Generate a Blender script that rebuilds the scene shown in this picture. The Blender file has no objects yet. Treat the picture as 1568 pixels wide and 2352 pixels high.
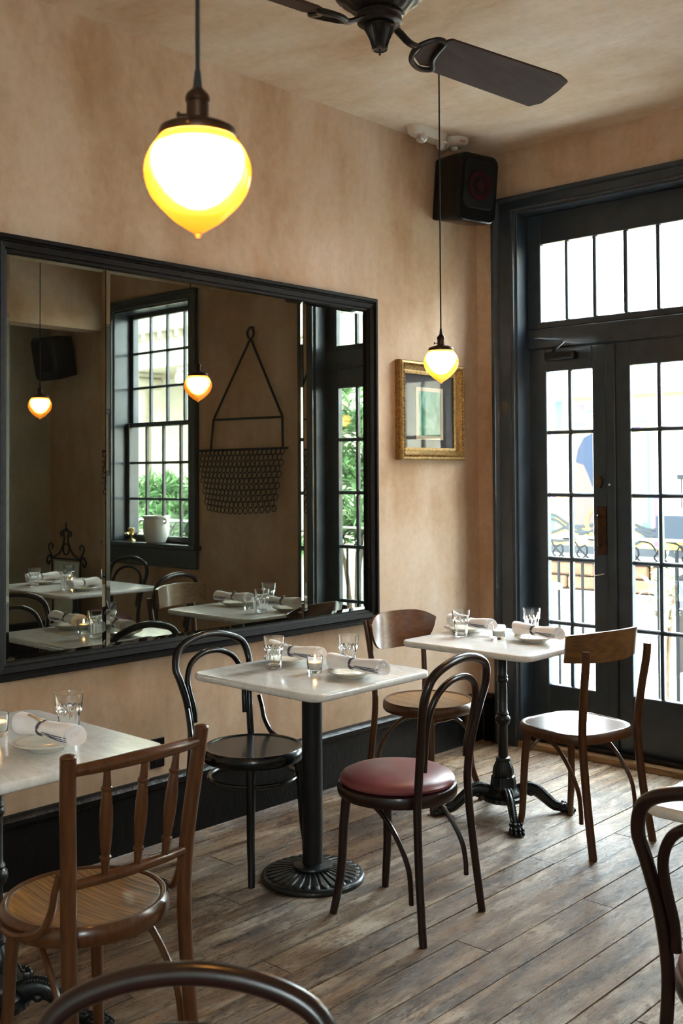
import bpy, math, random
from mathutils import Vector, Matrix
random.seed(11)
PI = math.pi
sc = bpy.context.scene
COL = sc.collection

# ------------------------------------------------------------------ camera
CAM_LOC = Vector((3.5355, 0.0, 1.5))
YAW, PITCH, ROLL, FPX, PPY = 0.74644, 0.02403, -0.00544, 2439.35, 1030.17
fw = Vector((-math.sin(YAW)*math.cos(PITCH), math.cos(YAW)*math.cos(PITCH), math.sin(PITCH)))
rt0 = Vector((math.cos(YAW), math.sin(YAW), 0)); up0 = rt0.cross(fw)
rt = math.cos(ROLL)*rt0 + math.sin(ROLL)*up0
up = -math.sin(ROLL)*rt0 + math.cos(ROLL)*up0
cd = bpy.data.cameras.new('camera'); cam = bpy.data.objects.new('camera', cd); COL.objects.link(cam)
M = Matrix((rt, up, -fw)).transposed().to_4x4(); M.translation = CAM_LOC
cam.matrix_world = M
cd.sensor_fit = 'VERTICAL'; cd.sensor_height = 36.0; cd.lens = FPX/2352*36.0
cd.shift_y = -(1176-PPY)/2352
cd.clip_start = 0.05; cd.clip_end = 200
cd.dof.use_dof = True; cd.dof.focus_distance = 3.75; cd.dof.aperture_fstop = 7.0
sc.camera = cam

# ------------------------------------------------------------------ world (even overcast sky) and exposure
SKY = 9.0
w = bpy.data.worlds.new('overcast_sky'); sc.world = w; w.use_nodes = True
bg = w.node_tree.nodes['Background']
bg.inputs[0].default_value = (0.84, 0.935, 1.0, 1); bg.inputs[1].default_value = SKY
sc.view_settings.view_transform = 'Standard'; sc.view_settings.look = 'None'
sc.view_settings.exposure = 2.65; sc.view_settings.gamma = 1.0
sc.view_settings.use_curve_mapping = False

def portal(loc, rot, sx, sy):
    l = bpy.data.lights.new('window_portal', 'AREA'); l.shape = 'RECTANGLE'; l.size = sx; l.size_y = sy
    l.cycles.is_portal = True
    o = bpy.data.objects.new('window_portal', l); o.location = loc; o.rotation_euler = rot; COL.objects.link(o)
WY = 4.969          # inner face of the wall with the French door
WX = 4.55           # right wall
BY = -1.8           # back wall
HC = 3.3            # ceiling
portal((0.783, WY+0.30, 1.48), (-PI/2, 0, 0), 1.06, 2.96)
portal((3.08, WY+0.30, 1.89), (-PI/2, 0, 0), 0.96, 1.82)
portal((WX+0.30, -1.0, 1.8), (0, PI/2, 0), 1.4, .7)  # guides sampling through the added fill window

# ------------------------------------------------------------------ mesh helpers
class MB:
    def __init__(s): s.v = []; s.f = []
    def add(s, vs, fs, m=None):
        b = len(s.v)
        s.v += [tuple(m @ Vector(p)) if m else tuple(p) for p in vs]
        s.f += [tuple(i+b for i in f) for f in fs]
        return s
    def box(s, x0, x1, y0, y1, z0, z1, bev=0.0, m=None):
        if bev <= 0:
            vs = [(x, y, z) for z in (z0, z1) for y in (y0, y1) for x in (x0, x1)]
            return s.add(vs, [(0,2,3,1), (4,5,7,6), (0,1,5,4), (2,6,7,3), (0,4,6,2), (1,3,7,5)], m)
        b = min(bev, abs(x1-x0)*.49, abs(y1-y0)*.49, abs(z1-z0)*.49)
        X, Y, Z = (x0, x1), (y0, y1), (z0, z1); vs = []; idx = {}
        for i in (0, 1):
            for j in (0, 1):
                for k in (0, 1):
                    dx, dy, dz = (b if i == 0 else -b), (b if j == 0 else -b), (b if k == 0 else -b)
                    idx[i,j,k,0] = len(vs); vs.append((X[i], Y[j]+dy, Z[k]+dz))
                    idx[i,j,k,1] = len(vs); vs.append((X[i]+dx, Y[j], Z[k]+dz))
                    idx[i,j,k,2] = len(vs); vs.append((X[i]+dx, Y[j]+dy, Z[k]))
        F = []
        q = [(0,0), (0,1), (1,1), (1,0)]
        for e in (0, 1):
            F.append([idx[e,a,c,0] for a, c in q]); F.append([idx[a,e,c,1] for a, c in q]); F.append([idx[a,c,e,2] for a, c in q])
        for a in (0, 1):
            for c in (0, 1):
                F.append([idx[0,a,c,1], idx[1,a,c,1], idx[1,a,c,2], idx[0,a,c,2]])
                F.append([idx[a,0,c,0], idx[a,1,c,0], idx[a,1,c,2], idx[a,0,c,2]])
                F.append([idx[a,c,0,0], idx[a,c,1,0], idx[a,c,1,1], idx[a,c,0,1]])
                for k in (0, 1): pass
        for i in (0, 1):
            for j in (0, 1):
                for k in (0, 1): F.append([idx[i,j,k,0], idx[i,j,k,1], idx[i,j,k,2]])
        cen = Vector(((x0+x1)/2, (y0+y1)/2, (z0+z1)/2)); G = []
        for f in F:
            p = [Vector(vs[t]) for t in f]; n = (p[1]-p[0]).cross(p[2]-p[0])
            mid = sum(p, Vector())/len(p)
            G.append(f if n.dot(mid-cen) >= 0 else f[::-1])
        return s.add(vs, G, m)
    def lathe(s, prof, seg=32, m=None, fn=None, cap=True):
        vs = []; fs = []; n = len(prof)
        for (r, z) in prof:
            for i in range(seg):
                a = 2*PI*i/seg; rr = fn(r, z, a) if fn else r
                vs.append((rr*math.cos(a), rr*math.sin(a), z))
        for j in range(n-1):
            for i in range(seg):
                k = (i+1) % seg
                fs.append((j*seg+i, j*seg+k, (j+1)*seg+k, (j+1)*seg+i))
        if cap:
            if prof[0][0] > 1e-4: fs.append(tuple(range(seg))[::-1])
            if prof[-1][0] > 1e-4: fs.append(tuple((n-1)*seg+i for i in range(seg)))
        return s.add(vs, fs, m)
    def tube(s, pts, rad, seg=10, closed=False, m=None, flat=None, cap=True):
        P = [Vector(p) for p in pts]; n = len(P)
        R = [rad]*n if not hasattr(rad, '__len__') else rad
        T = []
        for i in range(n):
            a = P[(i-1) % n] if (closed or i > 0) else P[0]
            b = P[(i+1) % n] if (closed or i < n-1) else P[-1]
            T.append((b-a).normalized())
        ref = Vector((0, 0, 1)) if abs(T[0].z) < .9 else Vector((1, 0, 0))
        if flat: ref = Vector(flat[0])
        u = T[0].cross(ref).normalized(); vs = []; fs = []
        for i in range(n):
            if flat: u = T[i].cross(ref).normalized()
            else: u = (u - T[i]*u.dot(T[i])).normalized()
            v = T[i].cross(u)
            fu, fv = (flat[1], flat[2]) if flat else (1, 1)
            for k in range(seg):
                a = 2*PI*k/seg
                vs.append(P[i] + (u*math.cos(a)*fu + v*math.sin(a)*fv)*R[i])
        for i in range(n if closed else n-1):
            j = (i+1) % n
            for k in range(seg):
                l = (k+1) % seg
                fs.append((i*seg+k, i*seg+l, j*seg+l, j*seg+k))
        if not closed and cap:
            fs.append(tuple(range(seg))[::-1]); fs.append(tuple((n-1)*seg+k for k in range(seg)))
        return s.add(vs, fs, m)
    def prism(s, out, z0, z1, m=None):
        n = len(out); vs = [(x, y, z0) for x, y in out] + [(x, y, z1) for x, y in out]
        fs = [tuple(range(n))[::-1], tuple(range(n, 2*n))] + [(i, (i+1) % n, n+(i+1) % n, n+i) for i in range(n)]
        return s.add(vs, fs, m)
    def layers(s, rings, m=None):       # stack of outlines (same count): [(list of xyz)]
        n = len(rings[0]); vs = [p for r in rings for p in r]; fs = []
        for j in range(len(rings)-1):
            for i in range(n):
                k = (i+1) % n; fs.append((j*n+i, j*n+k, (j+1)*n+k, (j+1)*n+i))
        fs.append(tuple(range(n))[::-1]); fs.append(tuple((len(rings)-1)*n+i for i in range(n)))
        return s.add(vs, fs, m)
    def ball(s, c, r, seg=12, rings=8, sx=1, sy=1, sz=1, m=None):
        vs = []; fs = []
        for j in range(1, rings):
            t = PI*j/rings
            for i in range(seg):
                a = 2*PI*i/seg
                vs.append((c[0]+r*sx*math.sin(t)*math.cos(a), c[1]+r*sy*math.sin(t)*math.sin(a), c[2]+r*sz*math.cos(t)))
        for j in range(rings-2):
            for i in range(seg):
                k = (i+1) % seg; fs.append((j*seg+i, (j+1)*seg+i, (j+1)*seg+k, j*seg+k))
        t = len(vs); vs += [(c[0], c[1], c[2]+r*sz), (c[0], c[1], c[2]-r*sz)]
        for i in range(seg):
            k = (i+1) % seg
            fs.append((t, i, k)); fs.append((t+1, (rings-2)*seg+k, (rings-2)*seg+i))
        return s.add(vs, fs, m)
    def mesh(s, name, mat, smooth=True, ang=40):
        me = bpy.data.meshes.new(name); me.from_pydata(s.v, [], s.f); me.update()
        if mat: me.materials.append(mat)
        if smooth:
            me.shade_smooth(); me.set_sharp_from_angle(angle=math.radians(ang))
        return me
    def build(s, name, mat, parent=None, smooth=True, ang=40, label=None, kind=None):
        o = bpy.data.objects.new(name, s.mesh(name, mat, smooth, ang)); COL.objects.link(o)
        if parent: o.parent = parent
        if label: o['label'] = label
        if kind: o['kind'] = kind
        return o

def cr(pts, n=8, closed=False):
    P = [Vector(p) for p in pts]; out = []; N = len(P)
    rng = range(N) if closed else range(N-1)
    for i in rng:
        p1, p2 = P[i], P[(i+1) % N]
        p0 = P[(i-1) % N] if (closed or i > 0) else p1*2-p2
        p3 = P[(i+2) % N] if (closed or i < N-2) else p2*2-p1
        for k in range(n):
            t = k/n
            out.append(0.5*((2*p1)+(-p0+p2)*t+(2*p0-5*p1+4*p2-p3)*t*t+(-p0+3*p1-3*p2+p3)*t**3))
    if not closed: out.append(P[-1])
    return out
def rrect(hx, hy, r, n=6):
    o = []
    for cx, cy, a0 in ((hx-r, hy-r, 0), (-hx+r, hy-r, PI/2), (-hx+r, -hy+r, PI), (hx-r, -hy+r, 3*PI/2)):
        for i in range(n+1):
            a = a0+PI/2*i/n; o.append((cx+r*math.cos(a), cy+r*math.sin(a)))
    return o
def tag(o, label, cat, group=None):
    o['label'] = label; o['category'] = cat
    if group: o['group'] = group
    return o
def thing(name, label, cat, loc=(0,0,0), rz=0, group=None):
    o = bpy.data.objects.new(name, None); COL.objects.link(o); o.empty_display_size = .1
    o.location = loc; o.rotation_euler = (0, 0, rz)
    return tag(o, label, cat, group)
def setting(name, loc=(0,0,0)):
    o = bpy.data.objects.new(name, None); COL.objects.link(o); o.location = loc; o['kind'] = 'structure'; o.empty_display_size = .1
    return o
def copy_tree(o, parent=None):
    c = o.copy(); COL.objects.link(c)
    if parent: c.parent = parent
    for ch in list(o.children): copy_tree(ch, c)
    return c
def place(proto, used, loc, rz, label, group=None):
    o = proto if not used else copy_tree(proto)
    o.location = loc; o.rotation_euler = (0, 0, rz); o['label'] = label
    if group: o['group'] = group
    return o

# ------------------------------------------------------------------ materials
def new_mat(name):
    m = bpy.data.materials.new(name); m.use_nodes = True
    return m, m.node_tree, m.node_tree.nodes['Principled BSDF']
def node(nt, t, ins=None, **kw):
    n = nt.nodes.new(t)
    for k, v in kw.items(): setattr(n, k, v)
    for k, v in (ins or {}).items():
        if isinstance(v, bpy.types.NodeSocket): nt.links.new(v, n.inputs[k])
        else: n.inputs[k].default_value = v
    return n
def mix(nt, f, a, b, bt='MIX'):
    n = nt.nodes.new('ShaderNodeMix'); n.data_type = 'RGBA'; n.blend_type = bt
    for k, v in ((0, f), (6, a), (7, b)):
        if isinstance(v, bpy.types.NodeSocket): nt.links.new(v, n.inputs[k])
        else: n.inputs[k].default_value = v
    return n.outputs[2]
def ramp(nt, fac, stops):
    n = nt.nodes.new('ShaderNodeValToRGB'); nt.links.new(fac, n.inputs[0]); e = n.color_ramp.elements
    while len(e) < len(stops): e.new(.5)
    for i, (p, c) in enumerate(stops):
        e[i].position = p; e[i].color = c if len(c) == 4 else (*c, 1)
    return n.outputs[0]
def noise(nt, vec, scale, detail=5, rough=.55, dist=0.0):
    return node(nt, 'ShaderNodeTexNoise', {'Vector': vec, 'Scale': scale, 'Detail': detail, 'Roughness': rough, 'Distortion': dist}).outputs['Fac']
def pos(nt, scl=(1,1,1), obj=False, rot=(0,0,0)):
    if obj: s = nt.nodes.new('ShaderNodeTexCoord').outputs['Object']
    else: s = nt.nodes.new('ShaderNodeNewGeometry').outputs['Position']
    return node(nt, 'ShaderNodeMapping', {'Vector': s, 'Scale': scl, 'Rotation': rot}).outputs[0]
def bump(nt, bs, h, strength, dist=.01):
    b = node(nt, 'ShaderNodeBump', {'Height': h, 'Strength': strength, 'Distance': dist}); nt.links.new(b.outputs[0], bs.inputs['Normal'])
def simple(name, col, rough=.5, metal=0, coat=0, spec=.5, var=.0, vs=20, bmp=0):
    m, nt, b = new_mat(name)
    b.inputs['Base Color'].default_value = (*col, 1); b.inputs['Roughness'].default_value = rough
    b.inputs['Metallic'].default_value = metal; b.inputs['Coat Weight'].default_value = coat
    b.inputs['Specular IOR Level'].default_value = spec
    if var or bmp:
        p = pos(nt, obj=True); n = noise(nt, p, vs, 6)
        if var:
            lo = tuple(c*(1-var) for c in col); hi = tuple(min(1, c*(1+var)) for c in col)
            nt.links.new(ramp(nt, n, [(.3, lo), (.7, hi)]), b.inputs['Base Color'])
        if bmp: bump(nt, b, n, bmp, .004)
    return m

def plaster(name, c_lo, c_mid, c_hi, stretch):
    m, nt, b = new_mat(name)
    n1 = noise(nt, pos(nt, (1, 1, .8)), 1.1, 6, .6, .4)
    n2 = noise(nt, pos(nt, stretch), 2.0, 7, .6, .3)
    n3 = noise(nt, pos(nt), 26, 6, .65)
    c1 = ramp(nt, n1, [(.36, c_lo), (.5, c_mid), (.63, c_hi)])
    c2 = ramp(nt, n2, [(.36, c_lo), (.52, c_mid), (.66, c_hi)])
    c = mix(nt, .38, c1, c2)
    sp = ramp(nt, n3, [(.35, (.86, .86, .86)), (.6, (1.04, 1.03, 1.02))])
    c = mix(nt, .55, c, sp, 'MULTIPLY')
    spots = ramp(nt, noise(nt, pos(nt), 9, 3, .5), [(.66, (0, 0, 0)), (.74, (1, 1, 1))])
    f = node(nt, 'ShaderNodeMath', {0: spots, 1: .22}, operation='MULTIPLY').outputs[0]
    c = mix(nt, f, c, (*c_lo, 1))
    nt.links.new(c, b.inputs['Base Color'])
    b.inputs['Roughness'].default_value = .62; b.inputs['Specular IOR Level'].default_value = .28
    h = mix(nt, .4, n2, n3); bump(nt, b, h, .18, .01)
    return m
WALL = plaster('wall_plaster', (.40, .235, .125), (.545, .380, .258), (.645, .505, .400), (2.4, 2.4, .75))
WALL_PALE = plaster('pale_grey_green_plaster', (.42, .42, .36), (.55, .55, .48), (.62, .62, .56), (2.4, 2.4, .75))
CEIL = plaster('ceiling_plaster', (.46, .30, .17), (.61, .47, .335), (.70, .59, .48), (.8, 2.2, 1))

def floor_mat():
    m, nt, b = new_mat('worn_floorboards')
    oi = nt.nodes.new('ShaderNodeObjectInfo')
    p0 = nt.nodes.new('ShaderNodeNewGeometry').outputs['Position']
    off = node(nt, 'ShaderNodeVectorMath', {0: oi.outputs['Random'], 1: (3.7, 9.1, 5.3)}, operation='MULTIPLY').outputs[0]
    p = node(nt, 'ShaderNodeVectorMath', {0: p0, 1: off}, operation='ADD').outputs[0]
    def mp(s): return node(nt, 'ShaderNodeMapping', {'Vector': p, 'Scale': s}).outputs[0]
    def mw(s): return node(nt, 'ShaderNodeMapping', {'Vector': p0, 'Scale': s}).outputs[0]
    grain = noise(nt, mp((70, 2.0, 20)), 1.5, 8, .62, 1.4)
    band = noise(nt, mp((12, 1.0, 4)), 1.2, 7, .62, .9)
    paint = noise(nt, mp((8, 2.4, 1)), 1.6, 10, .74, .5)
    big = noise(nt, mw((1.2, .8, 1)), 1.1, 5, .6, .3)
    flak = noise(nt, mp((34, 11, 1)), 2.0, 9, .78)
    wood = ramp(nt, grain, [(.30, (.030, .018, .011)), (.5, (.170, .100, .055)), (.70, (.42, .29, .175))])
    wood2 = ramp(nt, band, [(.34, (.045, .028, .018)), (.50, (.22, .140, .080)), (.64, (.46, .34, .215))])
    c = mix(nt, .55, wood, wood2)
    tint = ramp(nt, oi.outputs['Random'], [(0, (.55, .48, .43)), (.25, (1.05, 1.0, .94)), (.5, (.72, .64, .56)), (.75, (1.1, .98, .82)), (1, (.70, .70, .72))])
    c = mix(nt, .9, c, tint, 'MULTIPLY')
    pm = ramp(nt, paint, [(.48, (0, 0, 0)), (.56, (1, 1, 1))])
    bm = ramp(nt, big, [(.38, (.05, .05, .05)), (.60, (.9, .9, .9))])
    pf = mix(nt, 1.0, pm, bm, 'MULTIPLY')
    c = mix(nt, pf, c, ramp(nt, band, [(.38, (.24, .20, .155)), (.58, (.56, .455, .34))]))
    stain = ramp(nt, noise(nt, mw((2.6, .9, 1)), 2.4, 8, .72, .8), [(.50, (0, 0, 0)), (.62, (.9, .9, .9))])
    c = mix(nt, stain, c, mix(nt, 1.0, c, (.36, .33, .32, 1), 'MULTIPLY'))
    fk = ramp(nt, flak, [(.57, (0, 0, 0)), (.61, (1, 1, 1))])
    c = mix(nt, node(nt, 'ShaderNodeMath', {0: fk, 1: .7}, operation='MULTIPLY').outputs[0], c, (.040, .027, .019, 1))
    nt.links.new(c, b.inputs['Base Color'])
    rr = ramp(nt, big, [(.3, (.26, .26, .26)), (.7, (.44, .44, .44))])
    rr = mix(nt, .65, rr, ramp(nt, flak, [(.42, (.20, .20, .20)), (.60, (.72, .72, .72))]))
    nt.links.new(rr, b.inputs['Roughness'])
    b.inputs['Specular IOR Level'].default_value = .45
    h = mix(nt, .5, grain, flak); bump(nt, b, h, .75, .008)
    return m
FLOOR = floor_mat()

def wood(name, lo, hi, scale=(3, 30, 30), coat=.6, rough=.32, figure=True, spec=.4):
    m, nt, b = new_mat(name)
    b.inputs['Specular IOR Level'].default_value = spec; coat *= .6
    p = pos(nt, scale, obj=True)
    n = noise(nt, p, 1.6, 6, .6, 1.4)
    if figure:
        wv = node(nt, 'ShaderNodeTexWave', {'Vector': pos(nt, tuple(s*.55 for s in scale), obj=True), 'Scale': 1.6, 'Distortion': 14.0, 'Detail': 4.0, 'Detail Scale': 1.0}, wave_type='BANDS', bands_direction='Y').outputs['Fac']
        f = mix(nt, .22, n, wv)
    else: f = n
    nt.links.new(ramp(nt, f, [(.25, lo), (.72, hi)]), b.inputs['Base Color'])
    b.inputs['Roughness'].default_value = rough; b.inputs['Coat Weight'].default_value = coat; b.inputs['Coat Roughness'].default_value = .14
    return m
W_BROWN = wood('brown_varnished_wood', (.046, .0142, .0038), (.105, .035, .009), (20, 20, 3), figure=False)
W_SEAT = wood('figured_plywood', (.050, .017, .004), (.36, .165, .045), (1.6, 22, 10))
W_WALNUT = wood('walnut_ply', (.085, .028, .009), (.165, .062, .021), (10, 4, 30), coat=.8, rough=.28)
W_OAK = wood('amber_ply', (.070, .028, .008), (.165, .075, .022), (10, 4, 26), coat=.5, rough=.35)
W_MAHOG = wood('dark_mahogany', (.008, .0028, .0022), (.022, .0070, .0048), (20, 20, 3), figure=False, coat=.4, rough=.28)
W_TABLE = wood('sill_wood', (.16, .085, .035), (.34, .20, .09), (3, 20, 20), coat=.1, rough=.55)
BLACK_LAC = simple('black_lacquer', (.004, .0043, .004), .24, spec=.4, coat=.15)
BLACK_PAINT = simple('black_gloss_paint', (.0035, .0035, .0037), .30, spec=.28, coat=0, var=.3, vs=30, bmp=.9)
FRAME_BLK = simple('black_frame_paint', (.007, .0055, .005), .55, spec=.12, coat=0, var=.4, vs=40, bmp=.5)
NAVY = simple('navy_black_paint', (.021, .031, .043), .36, coat=.25, var=.25, vs=12, bmp=.25)
IRON = simple('cast_iron', (.007, .0082, .0082), .36, metal=.1, coat=.1, spec=.4, var=.3, vs=50, bmp=.3)
MATTE_BLK = simple('black_powder_coat', (.0075, .0075, .008), .42, spec=.3, var=.2, vs=60, bmp=.15)
CLOTH_CORD = simple('black_fabric_cord', (.01, .01, .01), .8)
BRONZE = simple('aged_bronze', (.06, .028, .014), .38, metal=.75, var=.4, vs=40)
DARK_BRASS = simple('dull_brass', (.10, .065, .035), .45, metal=.8, var=.3, vs=40)
BRASS = simple('bright_brass', (.5, .36, .14), .3, metal=1, var=.2, vs=40)
CHROME = simple('chrome', (.7, .7, .7), .12, metal=1)
STEEL = simple('steel', (.45, .44, .43), .28, metal=1)
GOLD = simple('gilded_wood', (.30, .175, .055), .38, metal=.55, var=.5, vs=60, bmp=.6)
CREAM = simple('cream_china', (.72, .66, .56), .18, coat=.5)
STRIPE = simple('navy_stripe', (.035, .032, .075), .5)
CLOTH = simple('white_napkin_cloth', (.92, .88, .88), .85, var=.04, vs=60, bmp=.25)
TWINE = simple('grey_twine', (.10, .095, .11), .8)
WAX = simple('candle_wax', (.85, .80, .70), .5)
PLAST_BLK = simple('black_plastic', (.005, .005, .0055), .20, spec=.22)
PLAST_MAT = simple('black_cabinet', (.005, .005, .005), .6, spec=.1)
RED_CONE = simple('dark_red_cone', (.022, .003, .004), .6, spec=.05)
PLAST_WHT = simple('off_white_plastic', (.62, .56, .48), .4)
MATBOARD = simple('grey_mat_board', (.075, .066, .066), .9)
MATCREAM = simple('cream_mat_board', (.62, .50, .36), .9)
RED_TXT = simple('red_lettering', (.45, .03, .03), .6)
def red_leather():
    m, nt, b = new_mat('oxblood_leather')
    n = noise(nt, pos(nt, obj=True), 9, 5, .6)
    nt.links.new(ramp(nt, n, [(.3, (.125, .027, .033)), (.7, (.20, .050, .056))]), b.inputs['Base Color'])
    b.inputs['Roughness'].default_value = .36; b.inputs['Specular IOR Level'].default_value = .6
    bump(nt, b, noise(nt, pos(nt, obj=True), 220, 3), .12, .001)
    return m
LEATHER = red_leather()
def marble():
    m, nt, b = new_mat('white_marble')
    n = noise(nt, pos(nt, (1, 1.6, 1), rot=(0, 0, .5)), 3.2, 8, .62, 1.6)
    v = noise(nt, pos(nt, (2, 6, 2), rot=(0, 0, .7)), 2.2, 7, .6, 2.2)
    c = ramp(nt, n, [(.25, (.60, .59, .57)), (.5, (.74, .73, .71)), (.75, (.80, .795, .78))])
    vm = ramp(nt, v, [(.44, (1, 1, 1)), (.5, (.80, .80, .80)), (.56, (1, 1, 1))])
    nt.links.new(mix(nt, .6, c, vm, 'MULTIPLY'), b.inputs['Base Color'])
    b.inputs['Roughness'].default_value = .2; b.inputs['Subsurface Weight'].default_value = 0
    return m
MARBLE = marble()
def clear_pane(name, tint, gl=.08):
    m, nt, b = new_mat(name); nt.nodes.remove(b)
    out = nt.nodes['Material Output']
    t = node(nt, 'ShaderNodeBsdfTransparent', {'Color': (*tint, 1)})
    g = node(nt, 'ShaderNodeBsdfGlossy', {'Color': (1, 1, 1, 1), 'Roughness': .02})
    bf = nt.nodes.new('ShaderNodeNewGeometry').outputs['Backfacing']
    io = node(nt, 'ShaderNodeMapRange', {0: bf, 1: 0., 2: 1., 3: 1.45, 4: 1/1.45}).outputs[0]
    f = node(nt, 'ShaderNodeFresnel', {'IOR': io})
    mx = node(nt, 'ShaderNodeMixShader', {0: f.outputs[0], 1: t.outputs[0], 2: g.outputs[0]})
    nt.links.new(mx.outputs[0], out.inputs['Surface'])
    return m
PANE = clear_pane('old_window_glass', (.93, .96, .95))
PICGLASS = clear_pane('picture_glass', (.97, .97, .97))
def glass():
    m, nt, b = new_mat('clear_tumbler_glass')
    b.inputs['Base Color'].default_value = (.985, .99, .99, 1); b.inputs['Roughness'].default_value = .0
    b.inputs['Transmission Weight'].default_value = 1.0; b.inputs['IOR'].default_value = 1.47
    return m
GLASS = glass()
def mirror_mat():
    m, nt, b = new_mat('aged_mirror'); nt.nodes.remove(b); out = nt.nodes['Material Output']
    n = noise(nt, pos(nt), 3.0, 8, .7)
    sp = noise(nt, pos(nt), 60, 4, .6)
    col = ramp(nt, n, [(.3, (.23, .242, .212)), (.7, (.29, .302, .265))])
    g = node(nt, 'ShaderNodeBsdfGlossy', {'Color': col, 'Roughness': .012})
    d = node(nt, 'ShaderNodeBsdfDiffuse', {'Color': (.10, .09, .07, 1)})
    f = ramp(nt, sp, [(.0, (.045, .045, .045)), (.70, (.05, .05, .05)), (.80, (.35, .35, .35))])
    mx = node(nt, 'ShaderNodeMixShader', {0: f, 1: g.outputs[0], 2: d.outputs[0]})
    nt.links.new(mx.outputs[0], out.inputs['Surface'])
    return m
MIRROR = mirror_mat()
def shade_mat():
    m, nt, b = new_mat('amber_ribbed_glass'); nt.nodes.remove(b); out = nt.nodes['Material Output']
    tr = node(nt, 'ShaderNodeBsdfTransparent', {'Color': (1.0, .78, .40, 1)})
    rf = node(nt, 'ShaderNodeBsdfRefraction', {'Color': (1.0, .80, .45, 1), 'Roughness': .35, 'IOR': 1.15})
    tl = node(nt, 'ShaderNodeBsdfTranslucent', {'Color': (.115, .052, .0065, 1)})
    gl = node(nt, 'ShaderNodeBsdfGlossy', {'Color': (1, .95, .85, 1), 'Roughness': .15})
    m0 = node(nt, 'ShaderNodeMixShader', {0: .40, 1: tr.outputs[0], 2: rf.outputs[0]})
    m1 = node(nt, 'ShaderNodeMixShader', {0: .50, 1: m0.outputs[0], 2: tl.outputs[0]})
    m2 = node(nt, 'ShaderNodeMixShader', {0: .05, 1: m1.outputs[0], 2: gl.outputs[0]})
    nt.links.new(m2.outputs[0], out.inputs['Surface'])
    return m
SHADE = shade_mat()
def emit(name, col, s):
    m, nt, b = new_mat(name); nt.nodes.remove(b)
    e = node(nt, 'ShaderNodeEmission', {'Color': (*col, 1), 'Strength': s})
    nt.links.new(e.outputs[0], nt.nodes['Material Output'].inputs['Surface']); return m
BULB = emit('glowing_bulb', (1.0, .56, .19), 22.0)
FLAME = emit('candle_flame', (1.0, .55, .18), 14.0)
LED = emit('red_led', (1, .05, .03), 3.0)

# ================================================================== THE SETTING
def wall_with_holes(name, a0, a1, holes, axis, c0, c1, z1=HC, m=None):
    """a wall slab along one axis, with rectangular openings (a,b,z0,z1)"""
    mb = MB(); cuts = sorted(set([a0, a1]+[h[0] for h in holes]+[h[1] for h in holes]))
    def bx(p, q, u, v):
        if v-u < 1e-6: return
        if axis == 'x': mb.box(p, q, c0, c1, u, v)
        else: mb.box(c0, c1, p, q, u, v)
    for p, q in zip(cuts[:-1], cuts[1:]):
        hs = [h for h in holes if h[0] <= p+1e-6 and h[1] >= q-1e-6]
        if not hs: bx(p, q, 0, z1)
        else: bx(p, q, 0, hs[0][2]); bx(p, q, hs[0][3], z1)
    return mb.build(name, m or WALL, smooth=False, kind='structure')
OX0, OX1, OZ = .256, 1.310, 2.955           # French door opening
NX0, NX1, NZ0, NZ1 = 2.60, 3.56, .985, 2.80   # window opening in the same wall
wall_with_holes('wall_left', BY-.2, WY+.25, [], 'y', -.2, 0)
wall_with_holes('wall_front', 0, WX+.2, [(OX0, OX1, 0, OZ), (NX0, NX1, NZ0, NZ1)], 'x', WY, WY+.25)
wall_with_holes('wall_right', BY, WY, [(-1.35, -.65, 1.1, 2.5)], 'y', WX, WX+.25, m=WALL_PALE)  # opening for the added fill window
wall_with_holes('wall_back', 0, WX+.2, [], 'x', BY-.2, BY, m=WALL_PALE)
MB().box(-.2, WX+.25, BY-.2, WY+.25, HC, HC+.2).build('ceiling', CEIL, smooth=False, kind='structure')
MB().box(3.70, 3.90, BY, WY, 2.66, HC).build('trim_1', WALL, smooth=False, kind='structure')
MB().box(3.90, WX, BY, WY, 2.80, 2.86).build('ceiling', CEIL, smooth=False, kind='structure')

# floor: sub-floor and separate boards
fl = MB().box(-.2, WX+.25, BY-.2, WY+.25, -.14, -.024).build('floor', simple('dark_subfloor', (.012, .009, .007), .9), smooth=False, kind='structure')
plank_mesh = MB().box(-.5, .5, -.5, .5, -.024, 0, .0).mesh('floorboard', FLOOR, False)
def plank_unit(wd, ln):
    return MB().box(-wd/2, wd/2, -ln/2, ln/2, -.024, 0, 0).mesh('floorboard', FLOOR, False)
widths = [.132, .110, .146, .122, .152]; lens = [1.9, 2.7, 3.5]
cache = {}
x = .002; ci = 0
while x < WX-.05:
    wd = widths[(ci*7+ci//3) % 5]; y = BY - random.uniform(0, 1.4)
    if x+wd > WX: break
    while y < WY+.12:
        ln = lens[random.randrange(3)]
        gp_ = random.choice((.0030, .0042, .0070)); k = (wd, ln, gp_)
        if k not in cache: cache[k] = plank_unit(wd-gp_, ln-.004)
        if y+ln > BY:
            o = bpy.data.objects.new('floorboard', cache[k]); COL.objects.link(o); o.parent = fl
            end = min(y+ln, WY+.118)
            o.location = (x+wd/2, y+ln/2, random.uniform(-.0012, .0006))
            if end < y+ln:
                o.scale = (1, (end-y)/ln, 1); o.location.y = (y+end)/2
        y += ln
    x += wd; ci += 1

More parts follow.
